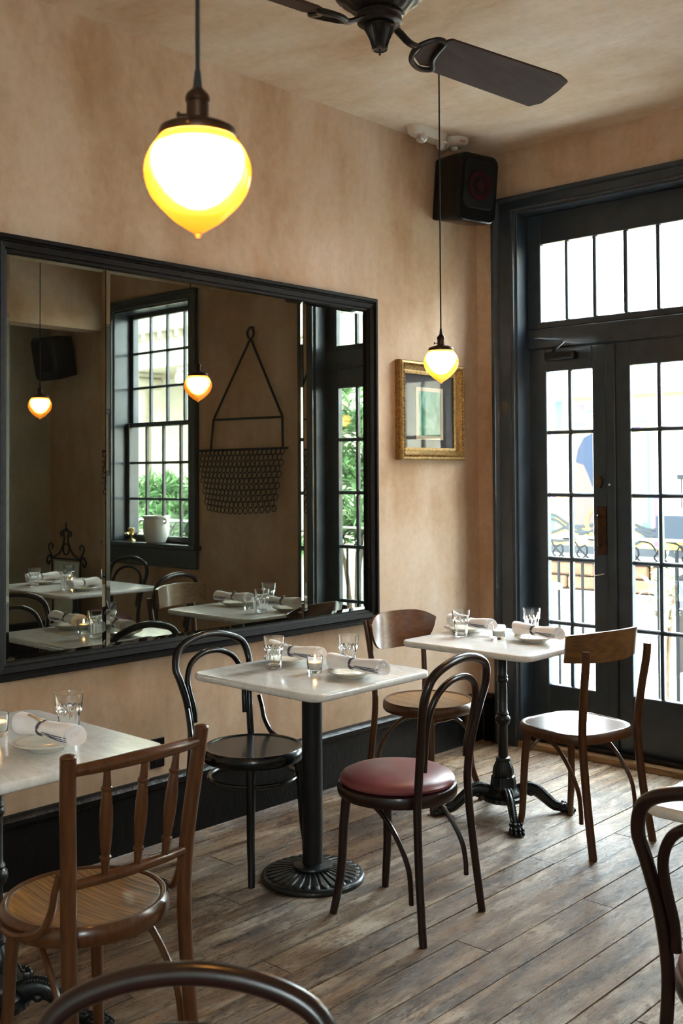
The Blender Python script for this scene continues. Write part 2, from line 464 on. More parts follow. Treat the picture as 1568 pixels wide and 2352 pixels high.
# baseboards
def base_profile(mb, p, q, n, h=.267):
    """moulded board from p to q (xy), n = unit normal into the room"""
    d = [(0, 0), (.020, 0), (.020, h-.052), (.027, h-.048), (.036, h-.034), (.036, h-.018), (.026, h-.006), (.012, h), (0, h)]
    rings = []
    for e in (p, q): rings.append([(e[0]+n[0]*t, e[1]+n[1]*t, z) for t, z in d])
    mb.layers(rings)
b = MB(); base_profile(b, (0, BY), (0, WY), (1, 0)); b.build('baseboard_left', BLACK_PAINT, kind='structure', ang=30)
b = MB(); base_profile(b, (.036, WY), (.12, WY), (0, -1)); base_profile(b, (1.446, WY), (WX, WY), (0, -1)); b.build('baseboard_front', BLACK_PAINT, kind='structure', ang=30)
b = MB(); base_profile(b, (WX, BY), (WX, WY), (-1, 0)); b.build('baseboard_right', BLACK_PAINT, kind='structure', ang=30)

# ---- French door with transom
d1 = setting('door_1')
def casing(parent, x0, x1, z0, z1, wd, y, sill=False, wt=.08):
    """moulded casing around an opening x0..x1, z0..z1 standing proud of the wall at y"""
    pr = [(0, 0), (0, .018), (.012, .022), (.018, .018), (wd-.045, .018), (wd-.040, .028), (wd-.022, .040), (wd-.006, .040), (wd, .034), (wd, 0)]
    for s in (-1, 1):
        xi = x0 if s < 0 else x1
        lo = [(xi+s*t, y-h, z0) for t, h in pr]; hi = [(xi+s*t, y-h, z1+t*wt/wd) for t, h in pr]
        MB().layers([lo, hi] if s < 0 else [hi, lo]).build('casing', NAVY, parent, ang=30)
    a = [(x0-t, y-h, z1+t*wt/wd) for t, h in pr]; c = [(x1+t, y-h, z1+t*wt/wd) for t, h in pr]
    MB().layers([c, a]).build('casing', NAVY, parent, ang=30)
casing(d1, OX0, OX1, 0, OZ, .136, WY)
MB().box(OX0-.001, OX0+.014, WY+.001, WY+.24, 0, OZ, .003).build('jamb', NAVY, d1, smooth=False)
MB().box(OX1-.014, OX1+.001, WY+.001, WY+.24, 0, OZ, .003).build('jamb', NAVY, d1, smooth=False)
MB().box(OX0+.014, OX1-.014, WY+.001, WY+.24, OZ-.015, OZ, .003).build('head_jamb', NAVY, d1, smooth=False)
DY0, DY1 = WY+.108, WY+.150
DZ = 2.188
# transom
MB().box(OX0+.014, OX1-.014, DY0-.012, DY1+.03, DZ, 2.300, .006).build('transom_bar', NAVY, d1, smooth=False)
tr = MB()
tpan = [(.352, .5025), (.521, .672), (.694, .853), (.8765, 1.036), (1.058, 1.212)]
tr.box(OX0+.014, tpan[0][0], DY0, DY1, 2.300, OZ-.015, .004); tr.box(tpan[-1][1], OX1-.014, DY0, DY1, 2.300, OZ-.015, .004)
tr.box(tpan[0][0], tpan[-1][1], DY0, DY1, 2.300, 2.338, .004); tr.box(tpan[0][0], tpan[-1][1], DY0, DY1, 2.772, OZ-.015, .004)
tso = tr.build('transom_sash', NAVY, d1, smooth=False)
for (a, c), (e, f) in zip(tpan[:-1], tpan[1:]):
    MB().box(c, e, DY0+.004, DY1-.006, 2.338, 2.772, .005).build('glazing_bar', NAVY, tso, smooth=False)
for a, c in tpan:
    MB().box(a, c, DY0+.020, DY0+.023, 2.338, 2.772).build('pane', PANE, tso, smooth=False)
# leaves
ROWS = [(.340, .668), (.690, 1.018), (1.040, 1.368), (1.390, 1.712), (1.734, 2.060)]
def leaf(x0, x1, cols):
    mb = MB(); z0 = .035
    mb.box(x0, cols[0][0], DY0, DY1, z0, DZ-.0006, .004); mb.box(cols[-1][1], x1, DY0, DY1, z0, DZ-.0006, .004)
    mb.box(cols[0][0], cols[-1][1], DY0, DY1, z0, ROWS[0][0], .004); mb.box(cols[0][0], cols[-1][1], DY0, DY1, ROWS[-1][1], DZ-.0006, .004)
    o = mb.build('door_leaf', NAVY, d1, smooth=False)
    for (a, c), (e, f) in zip(ROWS[:-1], ROWS[1:]):
        MB().box(cols[0][0], cols[-1][1], DY0+.003, DY1-.006, c, e, .006).build('glazing_bar', NAVY, o, smooth=False)
    for (a, c) in ROWS:
        MB().box(cols[0][1], cols[1][0], DY0+.0035, DY1-.0055, a, c, .006).build('glazing_bar', NAVY, o, smooth=False)
        for (p, q) in cols:
            MB().box(p, q, DY0+.020, DY0+.023, a, c).build('pane', PANE, o, smooth=False)
    return o
LL = leaf(.272, .776, [(.383, .513), (.535, .666)])
RL = leaf(.782, 1.296, [(.887, 1.032), (1.054, 1.198)])
MB().box(.752, .806, DY0-.014, DY0+.001, .035, DZ-.006, .005).build('astragal', NAVY, d1, smooth=False)
MB().box(OX0+.014, OX1-.014, DY0-.06, DY0-.002, .030, .052, .004).build('threshold_strip', BLACK_PAINT, d1, smooth=False)
# hardware
cl = MB().box(.40, .585, DY0-.055, DY0, 2.118, 2.160, .008).build('door_closer', MATTE_BLK, LL, smooth=False)
MB().tube([(.46, DY0-.045, 2.165), (.60, DY0-.17, 2.195)], .007, 6).build('closer_arm', STEEL, LL)
MB().tube([(.60, DY0-.17, 2.200), (.335, DY0-.03, 2.245)], .007, 6).build('closer_arm', CHROME, LL)
o8 = [(.026*math.cos(PI/8+i*PI/4)*.8, .026*math.sin(PI/8+i*PI/4)*1.25) for i in range(8)]
mp = Matrix.Translation((.708, DY0-.001, 1.448)) @ Matrix.Rotation(PI/2, 4, 'X')
MB().prism(o8, 0, .02, mp).build('deadbolt', DARK_BRASS, LL, smooth=False)
MB().box(.690, .746, DY0-.005, DY0, 1.065, 1.320, .002).build('handle_plate', BRONZE, LL, smooth=False)
MB().tube(cr([(.712, DY0-.004, 1.272), (.712, DY0-.035, 1.268), (.712, DY0-.042, 1.20), (.712, DY0-.035, 1.122), (.712, DY0-.004, 1.118)], 5), .006, 8).build('pull_handle', DARK_BRASS, LL)
MB().tube([(.73, DY0-.004, .965), (.675, DY0-.04, .952)], .0035, 6).build('hook_latch', CHROME, LL)
MB().ball((.776, DY0-.022, 1.437), .009, 10, 6).build('latch_knob', CHROME, d1)
th = MB(); th.prism([(.20, WY+.135), (.24, WY-.012), (1.40, WY-.012), (1.40, WY+.135)], 0.0, .030)
th.build('trim_2', W_TABLE, smooth=False, kind='structure')

# ---- window in the same wall (seen in the mirror)
w1 = setting('window_1')
casing(w1, NX0, NX1, NZ0, NZ1, .105, WY, wt=.07)
for a, c in ((NX0-.001, NX0+.014), (NX1-.014, NX1+.001)):
    MB().box(a, c, WY+.001, WY+.24, NZ0, NZ1, .003).build('jamb', NAVY, w1, smooth=False)
MB().box(NX0+.014, NX1-.014, WY+.001, WY+.24, NZ1-.014, NZ1, .003).build('head_jamb', NAVY, w1, smooth=False)
MB().box(NX0-.13, NX1+.13, WY-.07, WY+.20, NZ0-.032, NZ0, .006).build('window_sill', NAVY, w1, smooth=False)
MB().box(NX0-.10, NX1+.10, WY-.022, WY, NZ0-.175, NZ0-.033, .006).build('apron', NAVY, w1, smooth=False)
def sash(parent, x0, x1, z0, z1, y, nc, nr, along='x', bot=.045):
    def bx(mb, a, c, e, f, g, h, bev):
        if along == 'x': mb.box(a, c, e, f, g, h, bev)
        else: mb.box(e, f, a, c, g, h, bev)
        return mb
    st = .042; mb = MB()
    bx(mb, x0, x0+st, y, y+.036, z0, z1, .003); bx(mb, x1-st, x1, y, y+.036, z0, z1, .003)
    bx(mb, x0+st, x1-st, y, y+.036, z0, z0+bot, .003); bx(mb, x0+st, x1-st, y, y+.036, z1-.035, z1, .003)
    o = mb.build('sash', NAVY, parent, smooth=False)
    pw = (x1-x0-2*st)/nc; ph = (z1-z0-bot-.035)/nr
    for i in range(1, nc):
        cx = x0+st+pw*i; bx(MB(), cx-.010, cx+.010, y+.004, y+.032, z0+bot, z1-.035, .004).build('glazing_bar', NAVY, o, smooth=False)
    for j in range(1, nr):
        cz = z0+bot+ph*j; bx(MB(), x0+st, x1-st, y+.0045, y+.0315, cz-.010, cz+.010, .004).build('glazing_bar', NAVY, o, smooth=False)
    for i in range(nc):
        for j in range(nr):
            bx(MB(), x0+st+pw*i, x0+st+pw*(i+1), y+.017, y+.019, z0+bot+ph*j, z0+bot+ph*(j+1), 0).build('pane', PANE, o, smooth=False)
sash(w1, NX0+.014, NX1-.014, NZ0, 1.915, WY+.115, 4, 3)
sash(w1, NX0+.014, NX1-.014, 1.880, NZ1-.014, WY+.155, 4, 3, bot=.035)
# unseen window added to the right wall behind the viewer for fill light
w2 = setting('added_fill_window')
sash(w2, -1.35, -.65, 1.1, 1.81, WX+.10, 3, 3, along='y'); sash(w2, -1.35, -.65, 1.78, 2.5, WX+.14, 3, 3, along='y', bot=.035)
MB().box(WX-.05, WX+.2, -1.43, -.57, 1.068, 1.1, .005).build('window_sill', NAVY, w2, smooth=False)

# ================================================================== MIRROR
GY0, GY1, GZ0, GZ1 = 2.006, 3.988, .822, 2.318
mir = thing('wall_mirror', 'large three-panel mirror in a black moulded wooden frame on the plaster wall', 'mirror', (0, 0, 0))
fp = [(0, .004), (0, .022), (.010, .026), (.014, .034), (.034, .040), (.040, .034), (.044, .034), (.048, .046), (.060, .046), (.064, .040), (.064, .0)]
def frame4(parent, name, pr, y0, y1, z0, z1, mat, x0=0.0):
    c = [(y0, z0, -1, -1), (y1, z0, 1, -1), (y1, z1, 1, 1), (y0, z1, -1, 1)]
    for i in range(4):
        a, e = c[i], c[(i+1) % 4]; rings = []
        for (y, z, sy, sz) in (a, e): rings.append([(x0+h, y+sy*t, z+sz*t) for t, h in pr])
        MB().layers(rings).build(name, mat, parent, ang=25)
frame4(mir, 'frame_rail', fp, GY0, GY1, GZ0, GZ1, FRAME_BLK)
for a, e, tilt in ((GY0+.001, 2.441, 0.004), (2.445, 3.546, 0.0), (3.550, GY1-.001, -0.003)):
    mb = MB(); bv = .017; z0, z1 = GZ0+.001, GZ1-.001
    def xx(y): return .012 + (y-(a+e)/2)*tilt
    o = [(xx(a)-.0018, a, z0), (xx(e)-.0018, e, z0), (xx(e)-.0018, e, z1), (xx(a)-.0018, a, z1)]
    i_ = [(xx(a+bv), a+bv, z0+bv), (xx(e-bv), e-bv, z0+bv), (xx(e-bv), e-bv, z1-bv), (xx(a+bv), a+bv, z1-bv)]
    k_ = [(.004, y, z) for _, y, z in o]
    mb.add(o+i_+k_, [(4,5,6,7)]+[(j, (j+1) % 4, 4+(j+1) % 4, 4+j) for j in range(4)]+[(8+j, 8+(j+1) % 4, (j+1) % 4, j) for j in range(4)]+[(11,10,9,8)])
    mb.build('mirror_panel', MIRROR, mir, smooth=False)
MB().box(.0005, .004, GY0-.03, GY1+.03, GZ0-.03, GZ1+.03).build('backing', FRAME_BLK, mir, smooth=False)

# ================================================================== PICTURE
PY0, PY1, PZ0, PZ1 = 4.232, 4.785, 1.572, 2.094
pic = thing('framed_picture', 'small green print under glass in an ornate gilded frame beside the mirror', 'picture', (0, 0, 0))
fr = .066
gp = [(0, .004), (0, .014), (.012, .018), (.020, .016), (.030, .024), (.040, .036), (.050, .046), (.060, .044), (.066, .034), (.066, .0)]
frame4(pic, 'frame_rail', gp, PY0+fr, PY1-fr, PZ0+fr, PZ1-fr, GOLD, .002)
orn = MB()
def bead_line(p, q, n):
    for i in range(n):
        t = (i+.5)/n; orn.ball((p[0]+(q[0]-p[0])*t, p[1]+(q[1]-p[1])*t, p[2]+(q[2]-p[2])*t), .0075, 6, 5, 1.0, .9, .9)
for off, h in ((.044, .046),):
    a0, a1, c0, c1 = PY0+fr-off, PY1-fr+off, PZ0+fr-off, PZ1-fr+off
    bead_line((h, a0, c0), (h, a1, c0), 30); bead_line((h, a0, c1), (h, a1, c1), 30)
    bead_line((h, a0, c0), (h, a0, c1), 28); bead_line((h, a1, c0), (h, a1, c1), 28)
orn.build('carved_beading', GOLD, pic, kind='stuff')
MB().box(.003, .006, PY0+fr, PY1-fr, PZ0+fr, PZ1-fr).build('mat_board', MATBOARD, pic, smooth=False)
pc = ((PY0+PY1)/2+.005, (PZ0+PZ1)/2-.012)
frame4(pic, 'inner_mat', [(0, .0), (0, .003), (.022, .003), (.022, 0)], pc[0]-.095, pc[0]+.095, pc[1]-.118, pc[1]+.118, MATCREAM, .006)
def print_mat():
    m, nt, b = new_mat('green_botanical_print')
    n = noise(nt, pos(nt, (1, 9, 6)), 1.3, 5, .6, .6)
    nt.links.new(ramp(nt, n, [(.3, (.03, .12, .07)), (.5, (.10, .30, .20)), (.7, (.32, .52, .42))]), b.inputs['Base Color']); b.inputs['Roughness'].default_value = .9
    return m
MB().box(.006, .0075, pc[0]-.095, pc[0]+.095, pc[1]-.118, pc[1]+.118).build('print', print_mat(), pic, smooth=False)
MB().box(.0125, .0145, PY0+fr, PY1-fr, PZ0+fr, PZ1-fr).build('glass', PICGLASS, pic, smooth=False)

# outlet
ol = thing('wall_outlet', 'black double power outlet low on the plaster wall', 'outlet', (0, 2.698, .362))
MB().box(0.0005, .007, -.036, .036, -.060, .060, .003).build('cover_plate', PLAST_BLK, ol, smooth=False)
for dz in (-.026, .026):
    s = MB().box(.007, .0095, -.017, .017, dz-.016, dz+.016, .002).build('socket', PLAST_MAT, ol, smooth=False)

# ================================================================== TABLES
TZ = .764
def tabletop(hx, hy, r=.055, th=.026, mat=None):
    mb = MB(); e = .009
    rings = []
    for z, ins in ((TZ-th, .007), (TZ-th+.004, .002), (TZ-th+.010, 0), (TZ-.010, 0), (TZ-.004, .002), (TZ-.001, .005), (TZ, .010)):
        rings.append([(px, py, z) for px, py in rrect(hx-ins, hy-ins, max(r-ins, .004), 8)])
    return mb.layers(rings)
def disc_base(root):
    R = .192
    mb = MB(); seg = 360; nr = 30
    def rib(r, z, a):
        return r
    prof = [(R, 0), (R+.002, .006), (R, .014), (R-.006, .019), (R-.013, .0215), (R-.016, .0212)]
    vs = []; fs = []
    # ribbed dome: raised tongues separated by grooves
    rr = [R-.016, R-.0185, R-.023, R-.029, .15, .12, .09, .066]
    for j, r in enumerate(rr):
        zb = .0212 + (R-.016-r)*.15
        for i in range(seg):
            a = 2*PI*i/seg; ph = (a*nr/(2*PI)) % 1.0
            dist = min(ph, 1-ph)*2                  # 0 at groove centre
            arc = dist*r*PI/nr
            up_ = max(0., min(1., (arc-.0021)/.0014))
            if j == 0: up_ = 0
            if j == 1: up_ *= max(0, min(1, (dist-.62)*8))
            if j == 2: up_ *= max(0, min(1, (dist-.40)*8))
            vs.append((r*math.cos(a), r*math.sin(a), zb+.0050*up_))
    for j in range(len(rr)-1):
        for i in range(seg):
            k = (i+1) % seg; fs.append((j*seg+i, j*seg+k, (j+1)*seg+k, (j+1)*seg+i))
    mb.lathe(prof, seg, cap=False); mb.add(vs, fs)
    b0 = mb.build('base_disc', IRON, root, ang=50)
    MB().lathe([(.070, .038), (.074, .046), (.072, .052), (.060, .055), (.046, .058)], 40).build('collar', IRON, b0)
    MB().lathe([(.038, .055), (.038, .725)], 40).build('column', MATTE_BLK, root)
    MB().box(-.20, .20, -.20, .20, .724, TZ-.026, .004).build('top_plate', MATTE_BLK, root, smooth=False)
def claw_base(root):
    prof = [(.030, .055), (.085, .060), (.094, .068), (.092, .080), (.080, .086), (.082, .094), (.074, .104), (.062, .112), (.056, .120), (.054, .135), (.050, .165),
            (.044, .170), (.046, .180), (.042, .205), (.034, .222), (.030, .232), (.033, .238), (.030, .246), (.0215, .250), (.0205, .385), (.024, .390), (.030, .398), (.034, .412), (.032, .425), (.024, .433), (.027, .440), (.023, .447),
            (.0205, .452), (.0195, .575), (.024, .580), (.025, .590), (.021, .598), (.024, .604), (.020, .612), (.021, .69), (.026, .705), (.034, .722)]
    def flute(r, z, a):
        if .11 < z < .235: return r*(1+.05*math.cos(a*10))
        if .055 < z < .085: return r*(1+.018*math.cos(a*28))
        return r
    MB().lathe(prof, 56, fn=flute).build('column', IRON, root)
    MB().box(-.17, .17, -.05, .05, .722, .730, .002).box(-.05, .05, -.17, .17, .7221, .7301, .002).build('top_plate', IRON, root, smooth=False)
    MB().box(-.12, .12, -.12, .12, .7302, TZ-.026, .003).build('spacer_plate', IRON, root, smooth=False)
    # one leg, copied round
    L = cr([(.05, 0, .088), (.10, 0, .108), (.145, 0, .100), (.185, 0, .068), (.225, 0, .034), (.255, 0, .024)], 6)
    n = len(L); rad = [.026-.010*(i/(n-1)) for i in range(n)]
    lg = MB().tube(L, rad, 10, flat=((0, 1, 0), 1.25, .75))
    for i in range(4, n-2, 1):
        p = L[i]; lg.ball((p.x, .013, p.z+rad[i]*1.05), .0048, 6, 5); lg.ball((p.x, -.013, p.z+rad[i]*1.05), .0048, 6, 5)
    lg.ball((.118, .019, .090), .011, 8, 6, 1.3, .6, 1); lg.ball((.118, -.019, .090), .011, 8, 6, 1.3, .6, 1)
    lme = lg.mesh('leg', IRON)
    ft = MB().ball((.268, 0, .021), .022, 12, 8, 1.3, 1.25, .95)
    for yy, sx_ in ((-.024, .0), (-.009, .010), (.009, .010), (.024, .0)):
        ft.ball((.284+sx_, yy, .019), .0125, 8, 6, 1.35, .75, 1.05); ft.ball((.300+sx_, yy, .0105), .010, 8, 6, 1.1, .7, 1.0)
        ft.ball((.268+sx_, yy*.9, .038), .0085, 8, 5)
    fme = ft.mesh('claw_foot', IRON)
    for k in range(4):
        l = bpy.data.objects.new('leg', lme); COL.objects.link(l); l.parent = root; l.rotation_euler = (0, 0, PI/4+k*PI/2)
        f = bpy.data.objects.new('claw_foot', fme); COL.objects.link(f); f.parent = l
def make_table(label, loc, hx, hy, kind, rz=0):
    t = thing('bistro_table', label, 'table', loc, rz, 'marble bistro tables')
    tabletop(hx, hy).build('marble_top', MARBLE, t, ang=50)
    (disc_base if kind == 'disc' else claw_base)(t)
    return t
make_table('square marble table on a ribbed round black base, beside the red-seated chair', (.742, 2.850, 0), .330, .318, 'disc')
make_table('square marble table on a black claw-foot pedestal beside the French door', (.848, 3.945, 0), .335, .315, 'claw')
make_table('marble table at the left edge of the photo, in front of the spindle-back chair', (.860, 1.497, 0), .350, .325, 'claw')
make_table('marble table with only its white corner showing at the right edge', (2.725, 2.525, 0), .335, .325, 'claw')
make_table('marble table laid for four seen only in the left mirror panel', (2.62, 3.98, 0), .47, .38, 'claw')

# ================================================================== CHAIRS
def mirror_y(pts): return [(x, -y, z) for x, y, z in pts]
SZ = .46
def ring_seat(root, R, wood_m, panel_m, cushion=False, concave=False):
    if cushion:
        MB().lathe([(R-.03, .405), (R-.004, .405), (R, .412), (R+.002, .428), (R-.002, .442), (R-.012, .448), (R-.03, .448)], 64).build('seat_frame', wood_m, root)
        MB().lathe([(R-.016, .446), (R-.008, .452), (R-.007, .460), (R-.014, .470), (R-.035, .480), (R-.08, .489), (.06, .493), (0.0005, .494)], 64).build('seat_cushion', LEATHER, root, label='oxblood red leather cushion')
    else:
        MB().lathe([(R-.028, .412), (R-.006, .412), (R, .420), (R+.001, .436), (R-.002, .450), (R-.009, .4585), (R-.018, .4585), (R-.023, .4555), (R-.0235, .440)], 72).build('seat_frame', wood_m, root)
        dz = .012 if concave else .001
        MB().lathe([(R-.0235, .440), (R-.0235, .4545), (R-.03, .4543), (R*.6, .4545-dz*.6), (R*.3, .4545-dz), (.0005, .4545-dz)], 72).build('seat_panel', panel_m, root)
def front_legs(root, mat, R, spread=.150, fx=.165, top=(.125, .118)):
    for s in (-1, 1):
        P = cr([(top[0], s*top[1], .420), (top[0]+.010, s*(top[1]+.008), .30), (top[0]+.016, s*(top[1]+.014), .16), (fx-.012, s*(spread-.010), .07), (fx, s*spread, 0)], 5)
        n = len(P); MB().tube(P, [.0175-.0045*i/(n-1) for i in range(n)], 12).build('leg', mat, root)
def side_braces(root, mat, back=(-.192, .164, .135)):
    for s in (-1, 1):
        P = cr([(.118, s*.118, .395), (.07, s*.128, .405), (-.02, s*.142, .388), (-.10, s*.152, .320), (-.155, s*.160, .235), (back[0]+.022, s*back[1], back[2]+.03), (back[0]+.020, s*back[1], back[2]-.02)], 5)
        MB().tube(P, .0088, 8).build('brace', mat, root)
def hip_braces(root, mat, R, xb=-.165, yb=.160):
    for s in (-1, 1):
        P = cr([(xb-.010, s*(yb+.022), .600), (xb+.006, s*(yb+.024), .555), (xb+.020, s*(yb+.026), .505), (xb+.055, s*(yb+.034), .455), (xb+.11, s*(R+.004), .438), (xb+.17, s*(R+.004), .436)], 5)
        MB().tube(P, .0095, 8).build('hip_brace', mat, root)
def under_ring(root, mat, r=.168, z=.345):
    MB().tube([(r*math.cos(2*PI*i/40), r*math.sin(2*PI*i/40), z) for i in range(40)], .0085, 8, closed=True).build('stretcher_ring', mat, root)
def hoop_back(root, mat, H=.885, inner=True, rr=.0145, w=.185):
    k = H-.885
    half = [(-.226, .178, 0), (-.205, .166, .20), (-.190, .153, .40), (-.193, .149, .50), (-.207, .157, .61), (-.226, .175, .71+k*.5), (-.243, w, .775+k), (-.257, w-.022, .838+k), (-.266, .094, .872+k), (-.269, 0, H)]
    P = cr(half + mirror_y(half[:-1])[::-1], 7)
    n = len(P); rad = [rr*(.92+.10*math.sin(PI*i/(n-1))) for i in range(n)]
    MB().tube(P, rad, 12).build('back_hoop', mat, root)
    ih = [(-.198, .1275, .535), (-.203, .1285, .59), (-.218, .139, .67+k*.5), (-.232, .136, .73+k), (-.245, .108, .783+k), (-.252, .056, .812+k), (-.254, 0, .820+k)]
    P = cr(ih + mirror_y(ih[:-1])[::-1], 7); n = len(P)
    MB().tube(P, [rr*.80]*n, 12).build('inner_hoop', mat, root)
def bentwood(label, loc, rz, wood_m, panel_m, cushion, ring, H=.885, R=.205, group='bentwood hoop-back chairs'):
    t = thing('bentwood_chair', label, 'chair', loc, rz, group)
    ring_seat(t, R, wood_m, panel_m, cushion)
    front_legs(t, wood_m, R); hoop_back(t, wood_m, H)
    if ring: under_ring(t, wood_m); hip_braces(t, wood_m, R)
    else: side_braces(t, wood_m)
    return t
bentwood('dark bentwood chair with an oxblood leather seat at the centre marble table', (1.172, 2.828, 0), math.radians(184), W_MAHOG, LEATHER, True, False, .893)
bentwood('black lacquered bentwood chair between the mirror wall and the centre table', (.487, 2.785, 0), math.radians(-2), BLACK_LAC, BLACK_LAC, False, True, .858, .196)
bentwood('dark bentwood chair cut off by the right edge of the photo', (2.685, 2.240, 0), math.radians(90), W_MAHOG, LEATHER, True, False)
bentwood('dark bentwood chair whose curved top rail shows at the bottom edge', (2.658, .655, 0), math.radians(-48), W_MAHOG, LEATHER, True, False, .876)
bentwood('dark bentwood chair facing away beyond the table in the left mirror panel', (3.00, 4.50, 0), math.radians(-100), W_MAHOG, LEATHER, True, False)
bentwood('dark bentwood chair seen from the side at the mirror divider', (1.98, 4.12, 0), math.radians(-8), W_MAHOG, LEATHER, True, False)
bentwood('dark bentwood chair at the lower left of the mirror reflection', (3.05, 3.36, 0), math.radians(82), W_MAHOG, LEATHER, True, False)

# spindle-back chair
def turned(p, q, prof, mat, root, name='spindle', seg=14):
    p, q = Vector(p), Vector(q); d = q-p; L = d.length
    rot = d.to_track_quat('Z', 'Y').to_matrix().to_4x4(); m = Matrix.Translation(p) @ rot
    MB().lathe([(r, z*L) for r, z in prof], seg, m).build(name, mat, root)
sp = thing('spindle_chair', 'brown wooden chair with a three-spindle back and round figured seat', 'chair', (1.252, 1.522, 0), math.radians(180))
ring_seat(sp, .207, W_BROWN, W_SEAT, concave=True)
front_legs(sp, W_BROWN, .213, .155, .168)
for s in (-1, 1):
    P = cr([(-.222, s*.172, 0), (-.198, s*.168, .22), (-.182, s*.165, .44), (-.188, s*.170, .60), (-.205, s*.183, .76), (-.219, s*.191, .872)], 6)
    n = len(P); pm = MB().tube(P, [.0165+.0025*min(1, i/12) for i in range(n)], 14); e = P[-1]; pm.ball(e, .0188, 14, 8, 1, 1, .45)
    pm.build('back_post', W_BROWN, sp)
def rail(z, yw, xb, bow, r, name):
    P = cr([(xb, -yw, z), (xb-bow*.75, -yw*.5, z+.004), (xb-bow, 0, z+.006), (xb-bow*.75, yw*.5, z+.004), (xb, yw, z)], 6)
    n = len(P); MB().tube(P, [r*(.82+.18*math.sin(PI*i/(n-1))) for i in range(n)], 12).build(name, W_BROWN, sp)
rail(.838, .186, -.214, .030, .0165, 'top_rail'); rail(.572, .166, -.187, .026, .0135, 'lower_rail')
SPR = [(.0075, 0), (.0095, .10), (.0105, .165), (.0135, .175), (.0135, .195), (.010, .205), (.0130, .30), (.0155, .45), (.0150, .60), (.0115, .75), (.0105, .775), (.0135, .785), (.0135, .805), (.0105, .815), (.0090, .88), (.0075, 1)]
for y0, y1, b0, b1 in ((-.085, -.100, .020, .023), (0, 0, .026, .030), (.085, .100, .020, .023)):
    turned((-.187-b0, y0, .574), (-.214-b1, y1, .842), SPR, W_BROWN, sp)
side_braces(sp, W_BROWN); hip_braces(sp, W_BROWN, .213, -.160, .158)

# curved plywood backs
def curved_back(outline, xb, R, th, lean):
    """outline (y, z) closed polygon mapped on a cylinder of radius R (curving forward at the sides)"""
    mb = MB(); n = len(outline)
    def mp(y, z, off):
        a = y/R; return (xb + R*(1-math.cos(a))*1.0 - lean*(z-.75) + off*math.cos(a), R*math.sin(a) - off*math.sin(a), z)
    return mp
def back_panel(root, hw, z0, z1, corner, R, xb, lean, mat, th=.012, name='back_panel', ny=24, nz=8, shape=None):
    mb = MB(); rings = [[], []]
    vs = []; fs = []
    for side, off in ((0, 0), (1, th)):
        for j in range(nz+1):
            for i in range(ny+1):
                u = i/ny*2-1; v = j/nz
                lo, hi = shape(u)
                y = u*hw; z = lo+(hi-lo)*v; a = y/R
                vs.append((xb+R*(1-math.cos(a))-lean*(z-.75)+off*math.cos(a), R*math.sin(a)-off*math.sin(a), z))
    W_ = ny+1; K = W_*(nz+1)
    for j in range(nz):
        for i in range(ny):
            a = j*W_+i; fs.append((a, a+W_, a+W_+1, a+1)); fs.append((K+a, K+a+1, K+a+W_+1, K+a+W_))
    for i in range(ny):
        fs.append((i, i+1, K+i+1, K+i)); t = nz*W_+i; fs.append((t, K+t, K+t+1, t+1))
    for j in range(nz):
        a = j*W_; fs.append((a, K+a, K+a+W_, a+W_)); a = j*W_+ny; fs.append((a, a+W_, K+a+W_, K+a))
    return mb.add(vs, fs).build(name, mat, root, ang=50)
rd = thing('round_back_chair', 'brown wooden chair with a rounded glossy curved backrest against the plaster wall', 'chair', (.470, 3.900, 0), math.radians(-6))
ring_seat(rd, .213, W_BROWN, W_SEAT)
front_legs(rd, W_BROWN, .213, .160, .175); side_braces(rd, W_BROWN)
for s in (-1, 1):
    P = cr([(-.240, s*.178, 0), (-.208, s*.168, .22), (-.186, s*.165, .44), (-.196, s*.172, .60), (-.216, s*.182, .76), (-.226, s*.186, .815)], 6)
    n = len(P); MB().tube(P, [.0150]*n, 12).build('back_post', W_BROWN, rd)
MB().tube(cr([(.139, -.120, .318), (.10, -.075, .372), (.10, 0, .376), (.10, .075, .372), (.139, .120, .318)], 5), .0085, 8).build('front_brace', W_BROWN, rd)
def shp_round(u):
    e = 1-min(1, max(0, (abs(u)-.42)/.58))**2.4
    top = .845-.012*u*u-.030*(1-e); bot = .672+.140*(1-e**.5)+.012*u*u
    return (min(bot, top-.004), top)
back_panel(rd, .232, 0, 0, 0, .42, -.222, .10, W_WALNUT, .012, shape=shp_round, ny=40)
sq = thing('square_back_chair', 'brown wooden chair with a curved rectangular backrest in front of the French door', 'chair', (1.220, 3.928, 0), math.radians(169))
def squircle(R, n=64, p=3.2):
    o = []
    for i in range(n):
        a = 2*PI*i/n; c, s_ = math.cos(a), math.sin(a)
        o.append((R*math.copysign(abs(c)**(2/p), c), R*math.copysign(abs(s_)**(2/p), s_)))
    return o
mb = MB(); mb.layers([[(x_*k, y_*k, z) for x_, y_ in squircle(.200)] for k, z in ((.93, .418), (.995, .420), (1.005, .430), (1.0, .448), (.975, .459), (.93, .460), (.905, .4565))])
mb.build('seat_frame', W_BROWN, sq)
MB().layers([[(x_*k, y_*k, z) for x_, y_ in squircle(.200)] for k, z in ((.905, .450), (.904, .4570))]).build('seat_panel', W_WALNUT, sq)
front_legs(sq, W_BROWN, .2, .160, .175, (.140, .135)); side_braces(sq, W_BROWN)
MB().tube(cr([(.150, -.135, .325), (.115, -.085, .388), (.115, 0, .392), (.115, .085, .388), (.150, .135, .325)], 5), .0085, 8).build('front_brace', W_BROWN, sq)
for s in (-1, 1):
    P = cr([(-.245, s*.182, 0), (-.208, s*.172, .22), (-.186, s*.168, .44), (-.200, s*.176, .60), (-.222, s*.186, .745), (-.226, s*.187, .800)], 6)
    n = len(P); MB().tube(P, [.0165]*n, 12).build('back_post', W_BROWN, sq)
